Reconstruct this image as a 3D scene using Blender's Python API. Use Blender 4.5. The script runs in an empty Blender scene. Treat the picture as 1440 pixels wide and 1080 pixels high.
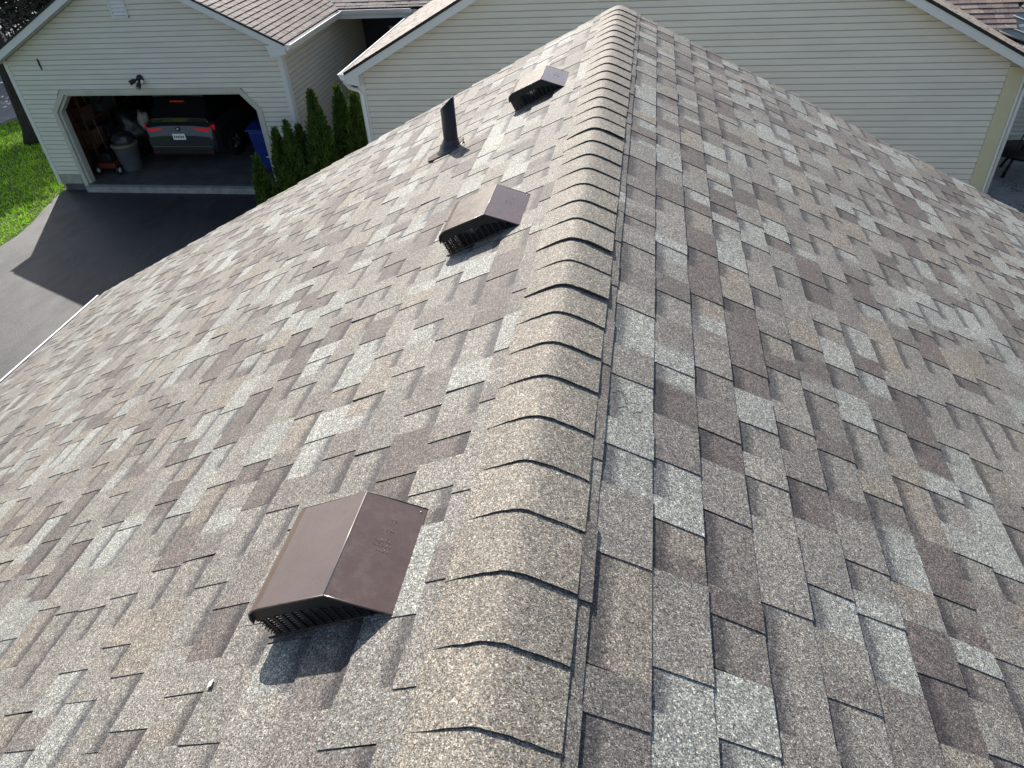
import bpy, bmesh, math, random
import numpy as np
from mathutils import Vector, Matrix
random.seed(11); NR = np.random.default_rng(5)
sc = bpy.context.scene
C = sc.collection

# ------------------------------------------------------------------ camera, light, exposure
cam = bpy.data.objects.new('camera', bpy.data.cameras.new('camera')); C.objects.link(cam)
RM = ((0.98611244, -0.05310295, 0.15736052), (0.15616224, 0.61898709, -0.76971965), (-0.05652975, 0.78360389, 0.61868355))
CAM = Vector((0.19398597, 0.0, 1.06687941)); FPX = 1016.41
cam.matrix_world = Matrix.Translation(CAM) @ Matrix(RM).to_4x4()
cam.data.sensor_width = 36; cam.data.sensor_fit = 'HORIZONTAL'; cam.data.lens = FPX / 1440 * 36
cam.data.clip_start = 0.05; cam.data.clip_end = 2000
sc.camera = cam
SUN = Vector((-0.6, 1.2, 1.0)).normalized()
world = bpy.data.worlds.new('World'); sc.world = world; world.use_nodes = True
wn = world.node_tree; bg = wn.nodes['Background']
sky = wn.nodes.new('ShaderNodeTexSky'); sky.sky_type = 'NISHITA'; sky.sun_disc = False
sky.sun_elevation = math.asin(SUN.z); sky.sun_rotation = math.atan2(SUN.x, SUN.y)
sky.air_density = 1.0; sky.dust_density = 1.5; sky.ozone_density = 1.0
wn.links.new(sky.outputs[0], bg.inputs[0]); bg.inputs[1].default_value = 0.095
sl = bpy.data.lights.new('sun', 'SUN'); sl.energy = 4.1; sl.angle = math.radians(0.5); sl.color = (1, 0.95, 0.88)
so = bpy.data.objects.new('sun', sl); C.objects.link(so)
so.rotation_euler = SUN.to_track_quat('Z', 'Y').to_euler(); so.location = (-6, 12, 14)
sc.view_settings.view_transform = 'Standard'; sc.view_settings.look = 'None'
sc.view_settings.exposure = 0.82; sc.view_settings.gamma = 1
sc.view_settings.use_curve_mapping = False
sc.render.engine = 'CYCLES'

# ------------------------------------------------------------------ helpers
S = 0.4915; KC = 1 / math.hypot(1, S); KS = S * KC      # roof slope, cos, sin
YR = 5.52; LE = 5.67; ZG = -5.42                          # far rake, eave slope length, ground
def tag(o, label=None, cat=None, group=None, kind=None):
    if label: o['label'] = label
    if cat: o['category'] = cat
    if group: o['group'] = group
    if kind: o['kind'] = kind
    return o
def empty(name, loc, label, cat, group=None, rz=0):
    o = bpy.data.objects.new(name, None); C.objects.link(o); o.location = loc; o.rotation_euler.z = rz
    o.empty_display_size = 0.1
    return tag(o, label, cat, group)
def link(name, me, mat=None, parent=None):
    o = bpy.data.objects.new(name, me); C.objects.link(o)
    if mat is not None and not me.materials: me.materials.append(mat)
    if parent is not None:
        o.parent = parent; 
    return o
class MB:
    """collects simple shapes; build() links them as one mesh"""
    def __init__(s): s.v = []; s.f = []; s.t = []; s.uv = []; s.sm = []
    def poly(s, V, F, tone=None, uv=None, smooth=False):
        b = len(s.v); s.v += [tuple(p) for p in V]
        for i, f in enumerate(F):
            s.f.append(tuple(b + k for k in f))
            s.t.append(tone[i] if isinstance(tone, list) else tone)
            s.uv.append([uv[k] for k in f] if uv else None); s.sm.append(smooth)
    def box(s, a, b, **k):
        x0, y0, z0 = a; x1, y1, z1 = b
        V = [(x0,y0,z0),(x1,y0,z0),(x1,y1,z0),(x0,y1,z0),(x0,y0,z1),(x1,y0,z1),(x1,y1,z1),(x0,y1,z1)]
        s.poly(V, [(0,3,2,1),(4,5,6,7),(0,1,5,4),(1,2,6,5),(2,3,7,6),(3,0,4,7)], **k)
    def prism(s, pts, ext, **k):
        """pts: 3D polygon, ext: extrusion vector"""
        n = len(pts); e = Vector(ext); V = [Vector(p) for p in pts] + [Vector(p) + e for p in pts]
        F = [tuple(range(n - 1, -1, -1)), tuple(range(n, 2 * n))] + [(i, (i + 1) % n, n + (i + 1) % n, n + i) for i in range(n)]
        s.poly(V, F, **k)
    def tube(s, path, r, seg=8, cap=True, **k):
        path = [Vector(p) for p in path]; n = len(path)
        rr = r if isinstance(r, (list, tuple)) else [r] * n
        V = []; F = []
        for i, p in enumerate(path):
            d = (path[min(i + 1, n - 1)] - path[max(i - 1, 0)]).normalized()
            a = d.orthogonal().normalized() if abs(d.z) < 0.9 else d.cross(Vector((0, 1, 0))).normalized()
            if abs(d.z) < 0.9: a = d.cross(Vector((0, 0, 1))).normalized()
            b = d.cross(a)
            for j in range(seg):
                t = 2 * math.pi * j / seg; V.append(p + (a * math.cos(t) + b * math.sin(t)) * rr[i])
        for i in range(n - 1):
            for j in range(seg):
                F.append((i*seg+j, i*seg+(j+1)%seg, (i+1)*seg+(j+1)%seg, (i+1)*seg+j))
        if cap: F += [tuple(range(seg - 1, -1, -1)), tuple((n - 1) * seg + j for j in range(seg))]
        s.poly(V, F, smooth=True, **k)
    def mesh(s, name, mat=None, bevel=0):
        me = bpy.data.meshes.new(name); me.from_pydata(s.v, [], s.f)
        if any(t is not None for t in s.t):
            at = me.color_attributes.new('tone', 'FLOAT_COLOR', 'CORNER')
            arr = []
            for f, t in zip(s.f, s.t):
                if t and isinstance(t[0], tuple):
                    for q in t: arr += q
                else: arr += list(t or (.2, .2, .2, 0)) * len(f)
            at.data.foreach_set('color', arr)
        if any(u is not None for u in s.uv):
            l = me.uv_layers.new(name='UVMap'); arr = []
            for f, u in zip(s.f, s.uv):
                for k in range(len(f)): arr += list(u[k] if u else (0, 1))
            l.data.foreach_set('uv', arr)
        me.polygons.foreach_set('use_smooth', s.sm)
        bm = bmesh.new(); bm.from_mesh(me); bmesh.ops.recalc_face_normals(bm, faces=bm.faces)
        if bevel:
            bmesh.ops.bevel(bm, geom=[e for e in bm.edges if len(e.link_faces) == 2 and e.calc_face_angle(0) > 0.5], offset=bevel, segments=2, affect='EDGES', profile=0.6)
        bm.to_mesh(me); bm.free()
        if mat: me.materials.append(mat)
        me.update(); return me
    def build(s, name, mat, parent=None, bevel=0):
        o = link(name, s.mesh(name, mat, bevel), None, parent)
        if parent is not None and parent.type == 'EMPTY':
            o.matrix_parent_inverse = Matrix.LocRotScale(parent.location, parent.rotation_euler, None).inverted()
        return o

# ------------------------------------------------------------------ materials
def mat(name, rough=0.8, metal=0, spec=0.5):
    m = bpy.data.materials.new(name); m.use_nodes = True; nt = m.node_tree; b = nt.nodes['Principled BSDF']
    b.inputs['Roughness'].default_value = rough; b.inputs['Metallic'].default_value = metal
    b.inputs['Specular IOR Level'].default_value = spec
    return m, nt, b
def N(nt, t, **k):
    n = nt.nodes.new(t)
    for a, v in k.items():
        if a in n.inputs: n.inputs[a].default_value = v
        else: setattr(n, a, v)
    return n
def pos(nt, scale=None):
    g = nt.nodes.new('ShaderNodeNewGeometry')
    if scale is None: return g.outputs['Position']
    v = nt.nodes.new('ShaderNodeVectorMath'); v.operation = 'MULTIPLY'; v.inputs[1].default_value = scale
    nt.links.new(g.outputs['Position'], v.inputs[0]); return v.outputs[0]
def ramp(nt, src, stops):
    r = nt.nodes.new('ShaderNodeValToRGB'); e = r.color_ramp.elements
    while len(e) < len(stops): e.new(0.5)
    for i, (p, c) in enumerate(stops):
        e[i].position = p; e[i].color = c if len(c) == 4 else (*c, 1)
    nt.links.new(src, r.inputs[0]); return r.outputs[0]
def mul(nt, a, b, fac=1.0, mode='MULTIPLY'):
    m = nt.nodes.new('ShaderNodeMix'); m.data_type = 'RGBA'; m.blend_type = mode
    if isinstance(fac, (int, float)): m.inputs[0].default_value = fac
    else: nt.links.new(fac, m.inputs[0])
    for s_, i in ((a, 6), (b, 7)):
        if isinstance(s_, tuple): m.inputs[i].default_value = s_ if len(s_) == 4 else (*s_, 1)
        else: nt.links.new(s_, m.inputs[i])
    return m.outputs[2]
def noise(nt, p, scale, detail=3, rough=0.6):
    n = N(nt, 'ShaderNodeTexNoise'); n.inputs['Scale'].default_value = scale; n.inputs['Detail'].default_value = detail
    n.inputs['Roughness'].default_value = rough; nt.links.new(p, n.inputs['Vector']); return n.outputs[0]
def bump(nt, b, h, strength, dist):
    n = nt.nodes.new('ShaderNodeBump'); n.inputs['Strength'].default_value = strength; n.inputs['Distance'].default_value = dist
    nt.links.new(h, n.inputs['Height']); nt.links.new(n.outputs[0], b.inputs['Normal'])
def simple(name, col, rough=0.7, metal=0, var=0.12, scale=6, spec=0.4, bmp=0, stretch=(1,1,1)):
    m, nt, b = mat(name, rough, metal, spec)
    p = pos(nt, stretch); n = noise(nt, p, scale, 5, 0.65)
    lo = tuple(c * (1 - var) for c in col); hi = tuple(min(1, c * (1 + var)) for c in col)
    nt.links.new(ramp(nt, n, [(0.3, lo), (0.7, hi)]), b.inputs['Base Color'])
    if bmp: bump(nt, b, noise(nt, p, scale * 6, 3), bmp, 0.01)
    return m
def granule(name, gran=460.0, contrast=1.0):
    """mineral granules: base tone from the piece, speckle per granule; 'tone' alpha marks the low layer whose top edge carries the printed shadow band"""
    m, nt, b = mat(name, 0.72, 0, 0.45)
    a = N(nt, 'ShaderNodeAttribute', attribute_name='tone')
    P = pos(nt)
    def vor(sc_):
        v = nt.nodes.new('ShaderNodeTexVoronoi'); v.inputs['Scale'].default_value = sc_; nt.links.new(P, v.inputs['Vector'])
        s = nt.nodes.new('ShaderNodeSeparateColor'); nt.links.new(v.outputs['Color'], s.inputs[0]); return s.outputs, v
    s1, v1 = vor(gran); s2, v2 = vor(gran * 0.36)
    # value speckle
    k = contrast
    g1 = ramp(nt, s1[0], [(0.0, (max(.12, 1-.72*k),)*3), (0.45, (.92,)*3), (0.8, (1.15,)*3), (1.0, (1+1.35*k,)*3)])
    g2 = ramp(nt, s2[1], [(0.0, (1-.2*k,)*3), (0.6, (1.0,)*3), (1.0, (1+.26*k,)*3)])
    hue = ramp(nt, s1[2], [(0.0, (1.1, .99, .88)), (0.5, (1, 1, 1)), (1.0, (.93, 1.0, 1.06))])
    col = mul(nt, a.outputs['Color'], g1); col = mul(nt, col, g2); col = mul(nt, col, hue)
    big = noise(nt, P, 3.1, 4, 0.6)
    col = mul(nt, col, ramp(nt, big, [(0.3, (.9, .9, .91)), (0.7, (1.08, 1.07, 1.05))]))
    mid = noise(nt, P, 34, 3, 0.6)
    col = mul(nt, col, ramp(nt, mid, [(0.3, (.9,)*3), (0.7, (1.1,)*3)]))
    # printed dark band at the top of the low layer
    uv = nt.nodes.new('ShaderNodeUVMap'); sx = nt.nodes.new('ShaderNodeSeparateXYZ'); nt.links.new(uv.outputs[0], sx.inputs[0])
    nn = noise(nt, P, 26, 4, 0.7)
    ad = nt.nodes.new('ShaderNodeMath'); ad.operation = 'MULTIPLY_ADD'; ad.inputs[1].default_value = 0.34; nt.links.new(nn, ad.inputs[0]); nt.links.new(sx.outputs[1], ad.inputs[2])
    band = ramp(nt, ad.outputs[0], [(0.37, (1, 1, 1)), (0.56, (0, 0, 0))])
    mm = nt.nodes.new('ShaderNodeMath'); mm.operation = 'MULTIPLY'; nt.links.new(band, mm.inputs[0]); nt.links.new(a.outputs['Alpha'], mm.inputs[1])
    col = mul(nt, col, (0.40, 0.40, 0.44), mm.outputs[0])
    nt.links.new(col, b.inputs['Base Color'])
    bump(nt, b, v1.outputs['Distance'], 0.35, 0.002)
    return m
M = {}
M['granule'] = granule('asphalt_granules', 480.0, 1.2)
M['granule_far'] = granule('asphalt_granules_far', 150.0, 0.55)
M['felt'] = simple('asphalt_felt', (.02, .02, .022), 0.95)
M['brown_metal'] = None
def paint_metal():
    m, nt, b = mat('brown_painted_metal', 0.33, 0.0, 0.8); b.inputs['Coat Weight'].default_value = .2; b.inputs['Coat Roughness'].default_value = .18
    P = pos(nt); n = noise(nt, P, 9, 5, 0.6)
    nt.links.new(ramp(nt, n, [(0.3, (.092, .057, .044)), (0.7, (.115, .074, .060))]), b.inputs['Base Color'])
    dust = noise(nt, pos(nt, (1, 1, 1)), 60, 6, .8); c_ = mul(nt, ramp(nt, n, [(0.3, (.092, .057, .044)), (0.7, (.115, .074, .060))]), (.24, .20, .17), ramp(nt, dust, [(.56, (0,)*3), (.74, (.45,)*3)])); nt.links.new(c_, b.inputs['Base Color'])
    n2 = noise(nt, P, 38, 5, 0.7)
    nt.links.new(ramp(nt, n2, [(0.35, (.20,)*3), (0.7, (.36,)*3)]), b.inputs['Roughness'])
    bump(nt, b, noise(nt, P, 7, 2), 0.12, 0.01)
    return m
M['brown_metal'] = paint_metal()
M['worn_edge'] = simple('rubbed_metal_edge', (.42, .38, .35), 0.35, 0.3)
M['dark_metal'] = simple('black_metal', (.014, .013, .014), 0.5)
M['pipe'] = simple('dark_pipe_paint', (.022, .016, .017), 0.45, 0, .2, 30)
M['rubber'] = simple('grey_rubber_boot', (.05, .05, .055), 0.42, 0, .3, 40)
def siding(name, col, gain=1.0):
    m, nt, b = mat(name, 0.55, 0, 0.35)
    P = pos(nt); n = noise(nt, pos(nt, (0.6, 0.6, 3)), 1.6, 5, 0.6)
    c = ramp(nt, n, [(0.3, tuple(x * 0.93 for x in col)), (0.7, tuple(min(1, x * 1.04) for x in col))])
    n2 = noise(nt, pos(nt, (1.5, 1.5, 60)), 3, 4, 0.7)
    c = mul(nt, c, ramp(nt, n2, [(0.35, (.96, .96, .95)), (0.65, (1, 1, 1))]))
    nt.links.new(c, b.inputs['Base Color'])
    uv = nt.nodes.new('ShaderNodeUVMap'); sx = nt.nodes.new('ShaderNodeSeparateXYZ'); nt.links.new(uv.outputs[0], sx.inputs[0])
    lap_shade = ramp(nt, sx.outputs[1], [(0.0, (.60, .59, .56)), (0.13, (.70, .70, .67)), (0.2, (.95,) * 3), (0.9, (1,) * 3), (.97, (.72,) * 3), (1, (.6,) * 3)])   # lap shadow painted as dark bands along the board edges
    c = mul(nt, c, lap_shade); nt.links.new(c, b.inputs['Base Color'])
    bump(nt, b, noise(nt, pos(nt, (4, 4, 160)), 3, 3), 0.12, 0.004)
    return m
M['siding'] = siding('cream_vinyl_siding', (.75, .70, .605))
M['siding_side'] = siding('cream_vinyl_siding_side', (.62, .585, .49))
M['wall_plain'] = simple('cream_wall_sheathing', (.5, .5, .42), .7, 0, .06, 2)
M['siding_green'] = simple('grey_green_siding', (.27, .285, .265), .6)
M['trim'] = simple('off_white_trim', (.70, .70, .66), 0.5, 0, .05, 2)
M['trim_beige'] = simple('beige_corner_trim', (.60, .55, .36), 0.55, 0, .06, 3)
M['door_trim'] = simple('cream_door_trim', (.52, .51, .42), 0.6, 0, .1, 3)
M['gutter'] = simple('white_aluminium_gutter', (.78, .78, .76), 0.35, 0, .04, 3)
M['drip'] = simple('black_drip_edge', (.012, .012, .014), 0.5)
M['soffit'] = simple('soffit_panel', (.55, .55, .50), 0.6)
M['concrete'] = simple('concrete', (.30, .29, .27), 0.9, 0, .25, 5, .3, .3)
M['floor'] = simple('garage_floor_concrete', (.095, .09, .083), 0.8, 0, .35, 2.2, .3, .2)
M['block'] = simple('foundation_concrete', (.36, .34, .29), 0.9, 0, .18, 9, .3, .3)
def asphalt():
    m, nt, b = mat('asphalt', 0.5, 0, 0.5)
    P = pos(nt); v = nt.nodes.new('ShaderNodeTexVoronoi'); v.inputs['Scale'].default_value = 95; nt.links.new(P, v.inputs['Vector'])
    s = nt.nodes.new('ShaderNodeSeparateColor'); nt.links.new(v.outputs['Color'], s.inputs[0])
    n = noise(nt, P, 0.7, 6, 0.65)
    c = ramp(nt, n, [(0.3, (.020, .020, .021)), (0.7, (.040, .039, .040))])
    c = mul(nt, c, ramp(nt, s.outputs[0], [(0, (.6,)*3), (.7, (1,)*3), (1, (1.7,)*3)]))
    n3 = noise(nt, pos(nt, (1, .3, 1)), 5, 5, .7)
    c = mul(nt, c, ramp(nt, n3, [(.35, (.88,)*3), (.65, (1.1,)*3)]))
    st = noise(nt, pos(nt, (1.4, .5, 1)), 1.1, 6, .75); c = mul(nt, c, ramp(nt, st, [(.36, (.62,)*3), (.46, (1,)*3), (.62, (1.0,)*3), (.72, (1.3,)*3)]))
    vc = nt.nodes.new('ShaderNodeTexVoronoi'); vc.feature = 'DISTANCE_TO_EDGE'; vc.inputs['Scale'].default_value = .42
    wv = N(nt, 'ShaderNodeTexNoise'); wv.inputs['Scale'].default_value = 2.2; nt.links.new(P, wv.inputs['Vector'])
    va = nt.nodes.new('ShaderNodeVectorMath'); va.operation = 'MULTIPLY_ADD'; va.inputs[1].default_value = (.9, .9, 0); nt.links.new(wv.outputs[1], va.inputs[0]); nt.links.new(P, va.inputs[2]); nt.links.new(va.outputs[0], vc.inputs['Vector'])
    c = mul(nt, c, ramp(nt, vc.outputs['Distance'], [(0.0, (.6,)*3), (.004, (.75,)*3), (.009, (1,)*3)]))
    nt.links.new(ramp(nt, st, [(.35, (.53,)*3), (.7, (.67,)*3)]), b.inputs['Roughness'])
    nt.links.new(c, b.inputs['Base Color']); bump(nt, b, v.outputs['Distance'], 0.5, 0.006)
    return m
M['asphalt'] = asphalt()
M['road'] = simple('road_asphalt', (.24, .225, .21), 0.85, 0, .2, 3, .4, .4)
M['soil'] = simple('soil', (.06, .05, .035), 0.95, 0, .4, 8, .2, .6)
M['lawn_base'] = simple('lawn_soil', (.05, .085, .015), 0.9, 0, .3, 12, .2, .5)
def leafmat(name, lo, hi, tr=0.25, sc_=2.5):
    m, nt, b = mat(name, 0.55, 0, 0.3)
    P = pos(nt); n = noise(nt, P, sc_, 4, 0.7); n2 = noise(nt, P, 41, 2)
    c = ramp(nt, n, [(0.3, lo), (0.7, hi)]); c = mul(nt, c, ramp(nt, n2, [(0.3, (.55,)*3), (0.7, (1.6,)*3)]))
    nt.links.new(c, b.inputs['Base Color'])
    t = nt.nodes.new('ShaderNodeBsdfTranslucent'); nt.links.new(c, t.inputs[0])
    mx = nt.nodes.new('ShaderNodeMixShader'); mx.inputs[0].default_value = tr
    nt.links.new(b.outputs[0], mx.inputs[1]); nt.links.new(t.outputs[0], mx.inputs[2])
    nt.links.new(mx.outputs[0], nt.nodes['Material Output'].inputs[0]); return m
M['grass'] = leafmat('grass_blades', (.22, .44, .02), (.40, .66, .05), .5, 3)
M['cedar'] = leafmat('arborvitae_foliage', (.026, .066, .016), (.11, .17, .03), .25, 9)
M['tree'] = leafmat('dark_tree_leaves', (.03, .036, .026), (.075, .08, .06), .15, 2)
M['bark'] = simple('bark', (.045, .038, .033), 0.95, 0, .45, 9, .2, 1.0, (3, 3, .7))

# roof colours (linear)
TONES = [((.276, .278, .252), 20), ((.216, .203, .179), 38), ((.222, .197, .164), 11), ((.132, .112, .101), 14), ((.172, .155, .139), 18)]
def tone(k=1.0, jit=0.07, tones=TONES):
    r = random.random() * sum(w for _, w in tones)
    for c, w in tones:
        r -= w
        if r <= 0: break
    j = 1 + random.uniform(-jit, jit)
    return tuple(x * k * j for x in c)

# ------------------------------------------------------------------ our roof
def rp(side, d, y, n):
    """slope frame -> world. side -1 left, +1 right"""
    return Vector((side * (d * KC + n * KS), y, -d * KS + n * KC))
def px(p):
    q = Matrix(RM).transposed() @ (Vector(p) - CAM)
    if q.z > -0.05: return None
    return (720 + FPX * q.x / -q.z, 540 - FPX * q.y / -q.z)
def area_px(P):
    Q = [px(p) for p in P]
    if any(q is None for q in Q): return 0
    cx = sum(q[0] for q in Q) / 4; cy = sum(q[1] for q in Q) / 4
    if not (-15 < cx < 1455 and -15 < cy < 1095): return 0
    return abs(sum(Q[i][0] * Q[(i+1) % 4][1] - Q[(i+1) % 4][0] * Q[i][1] for i in range(4))) / 2
EXP = 0.1262
def tab_shape(fn, d, y0, y1, tooth, tones, lift=0.0):
    """one shingle tab: top surface from butt d up to d-EXP-.02, wavy butt edge, colours in segments"""
    nb = 0.0074 + (0.0027 if tooth else 0) + lift; nu = 0.002 + (0.0018 if tooth else 0)
    th = 0.0042 + (0.0024 if tooth else 0) + lift * .5
    du = max(d - EXP - 0.018, .035); k = len(tones)
    sk = random.uniform(-.004, .004)
    L = y1 - y0; ys = [y0]; cs = [tones[0]]
    for i in range(1, k):                      # colour drops run into each other over a couple of centimetres
        m = y0 + L * (i + random.uniform(-.25, .25)) / k; h = min(L * .18, random.uniform(.006, .02))
        ys += [m - h, m + h]; cs += [tones[i - 1], tones[i]]
    ys.append(y1); q_ = random.uniform(.93, 1.07); cs.append(tuple(x * q_ for x in tones[-1])); k = len(ys) - 1
    V = []; UV = []
    for i, y in enumerate(ys):
        j = random.uniform(-.0012, .0012)
        V += [fn(d + j, y, nb), fn(du, y + sk, nu), fn(d + j - .001, y, nb - th), fn(du, y + sk, nu - .002)]
        UV += [(y, 1.0), (y, -0.14), (y, 1.0), (y, -0.14)]
    F = []; T = []
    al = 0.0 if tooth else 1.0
    for i in range(k):
        a = 4 * i; b = a + 4; ca = (*cs[i], al); cb = (*cs[i + 1], al); t = (ca, cb, cb, ca); e = tuple(x * .35 for x in cs[i]) + (0,)
        F += [(a, b, b + 1, a + 1), (a, a + 2, b + 2, b)]; T += [t, e]
    F += [(0, 1, 3, 2), (4 * k, 4 * k + 2, 4 * k + 3, 4 * k + 1)]; T += [(*(x * .45 for x in cs[0]), 0), (*(x * .45 for x in cs[-1]), 0)]
    return V, F, T, UV
def course_tabs(y0, y1):
    """random tooth / low layer widths along a course"""
    out = []; y = y0 - random.random() * .2; tooth = random.random() < .5
    while y < y1:
        w = random.choice((.075, .09, .105, .12, .135, .15, .165, .18, .21)) * random.uniform(.85, 1.15)
        a, b = max(y, y0), min(y + w, y1)
        if b - a > .015: out.append((a, b, tooth))
        y += w; tooth = not tooth if random.random() < .95 else tooth
    return out
house = empty('shingled_house', (0, 2.5, ZG), 'house under the camera with brown and grey shingle gable roof and capped ridge', 'house')
tabs = []
YN = -0.9
for side in (-1, 1):
    d0 = 0.288 - 2 * EXP if side > 0 else 0.181
    k = 0
    while True:
        d = d0 + EXP * k; k += 1
        if side > 0 and k == 1: continue
        if d > LE + .02: break
        d = min(d, LE + .01)
        prev = None; yend = YR + random.uniform(-.012, .016)
        for (a, b, tooth) in course_tabs(YN, yend):
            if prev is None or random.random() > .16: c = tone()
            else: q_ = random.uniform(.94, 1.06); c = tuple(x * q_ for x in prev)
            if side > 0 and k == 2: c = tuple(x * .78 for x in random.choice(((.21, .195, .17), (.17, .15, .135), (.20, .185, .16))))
            tl = [c]
            if b - a > .1 and random.random() < .2: tl.append(tone())
            prev = tl[-1]
            dd = d + random.uniform(-.0012, .0012)
            lift = random.uniform(.001, .003) if random.random() < .03 else 0
            A = area_px([rp(side, dd, a, .008), rp(side, dd, b, .008), rp(side, dd - EXP, b, .008), rp(side, dd - EXP, a, .008)])
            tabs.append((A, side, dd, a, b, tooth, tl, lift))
tabs.sort(key=lambda t: -t[0])
field = MB()
for i, (A, side, d, a, b, tooth, tl, lift) in enumerate(tabs):
    fn = lambda dd, y, n, s_=side: rp(s_, dd, y, n)
    V, F, T, UV = tab_shape(fn, d, a, b, tooth, tl, lift)
    if i < 298:
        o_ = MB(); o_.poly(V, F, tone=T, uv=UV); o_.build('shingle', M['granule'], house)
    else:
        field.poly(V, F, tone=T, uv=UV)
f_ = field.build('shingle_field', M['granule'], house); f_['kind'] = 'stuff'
# deck under the shingles
for side in (-1, 1):
    m_ = MB()
    m_.prism([rp(side, 0, YN, -.004), rp(side, LE, YN, -.004), rp(side, LE, YN, -.03), rp(side, .0, YN, -.03)], (0, YR - YN - .01, 0))
    m_.build('roof_deck', M['felt'], house)
# ridge caps
def ridge_cap(t, lift, hue, len_=.335, sl=0, sr=0):
    m_ = MB(); wl, wr = .131 + sl, .140 + sr; seg = 16; a_ = .029
    V = []; UV = []
    for r, (yy, nn) in enumerate(((t, .0120 + lift), (t + .143, .0068 + lift * .2), (t + len_, .004))):
        for j in range(seg + 1):
            u = -wl + (wl + wr) * j / seg; x = u * KC
            ed = 0
            if r == 0:
                e = abs(u) / .14; ed = -(.006 if u < 0 else .0012) * e * e + (lift * .8 if u > .05 else 0)
            z = -S * math.sqrt(x * x + a_ * a_) + S * .012 + (nn + ed)
            V.append((x + random.uniform(-.0006, .0006), yy + (random.uniform(-.0014, .0014) if r == 0 else 0), z))
    n1 = seg + 1; base = list(V); nt_ = len(base)
    V = base + base + [(x, y, z - (.0050 if i < n1 else .003)) for i, (x, y, z) in enumerate(base)]
    nb = nt_; F = []; T = []
    for r in range(2):
        for j in range(seg):
            a = r * n1 + j; F.append((a, a + 1, a + n1 + 1, a + n1)); T.append((*hue, 0))
    for j in range(seg): F.append(tuple(nt_ + q_ for q_ in (j, j + nb, j + nb + 1, j + 1))); T.append((*(x * .3 for x in hue), 0))
    for r in range(2):
        a = nt_ + r * n1; F.append((a, a + n1, a + n1 + nb, a + nb)); T.append((*(x * .4 for x in hue), 0))
        a = nt_ + r * n1 + seg; F.append((a, a + nb, a + n1 + nb, a + n1)); T.append((*(x * .4 for x in hue), 0))
    m_.poly(V, F, tone=T, smooth=False)
    o = m_.build('ridge_cap', M['granule'], house)
    for p in o.data.polygons:
        if p.index < 2 * seg: p.use_smooth = True
    return o
t = 0.5052 - 9 * 0.143; kcap = 0
while t < YR - .05:
    big = random.random()
    lift = .004 if kcap in (18, 20, 27) else random.uniform(0, .0014)
    base = random.choice(((.226, .203, .168), (.219, .197, .164), (.231, .208, .172), (.214, .193, .161)))
    ridge_cap(t + random.uniform(-.004, .004), lift, (lambda q_: tuple(x * q_ for x in base))(random.uniform(.95, 1.05)), min(.335, YR + .01 - t), random.uniform(-.005, .005), random.uniform(-.0025, .0025))
    t += 0.143; kcap += 1

# gutter at our left and right eave, fascia, walls
for side in (-1, 1):
    e = rp(side, LE, 0, 0); x, z = e.x, e.z; s_ = side
    prof = [(0, -.005), (.004, -.10), (.075, -.10), (.10, -.06), (.11, -.012), (.125, -.006), (.125, -.0), (.105, .0), (.1, -.02), (.09, -.06), (.07, -.09), (.012, -.09), (.012, -.005)]
    m_ = MB(); m_.prism([(x + s_ * (a - .088), YN, z + b + .0) for a, b in prof], (0, YR - YN - .01, 0)); m_.build('gutter', M['gutter'], house)
    m_ = MB(); m_.box((min(x - s_ * .06, x - s_ * .031), YN, z - .17), (max(x - s_ * .06, x - s_ * .031), YR - .05, z - .035)); m_.build('fascia', M['trim'], house)
    wx = x - s_ * .40; m_ = MB()
    m_.box((min(wx, wx - s_ * .15), YN, ZG), (max(wx, wx - s_ * .15), YR - .17, z - .02)); m_.build('side_wall', M['wall_plain'], house)
pk = -.05; ew = rp(1, LE, 0, 0)
m_ = MB(); wx = ew.x - .40 - .16
m_.prism([(-wx, YR - .32, ZG), (wx, YR - .32, ZG), (wx, YR - .32, -S * wx - .06), (0, YR - .32, -.06), (-wx, YR - .32, -S * wx - .06)], (0, .15, 0)); m_.build('gable_wall', M['wall_plain'], house)
for side in (-1, 1):
    m_ = MB(); m_.prism([rp(side, .0, YR - .045, -.035), rp(side, LE, YR - .045, -.035), rp(side, LE, YR - .045, -.17), rp(side, 0, YR - .045, -.17)], (0, .025, 0)); m_.build('rake_board', M['trim'], house)
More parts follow.
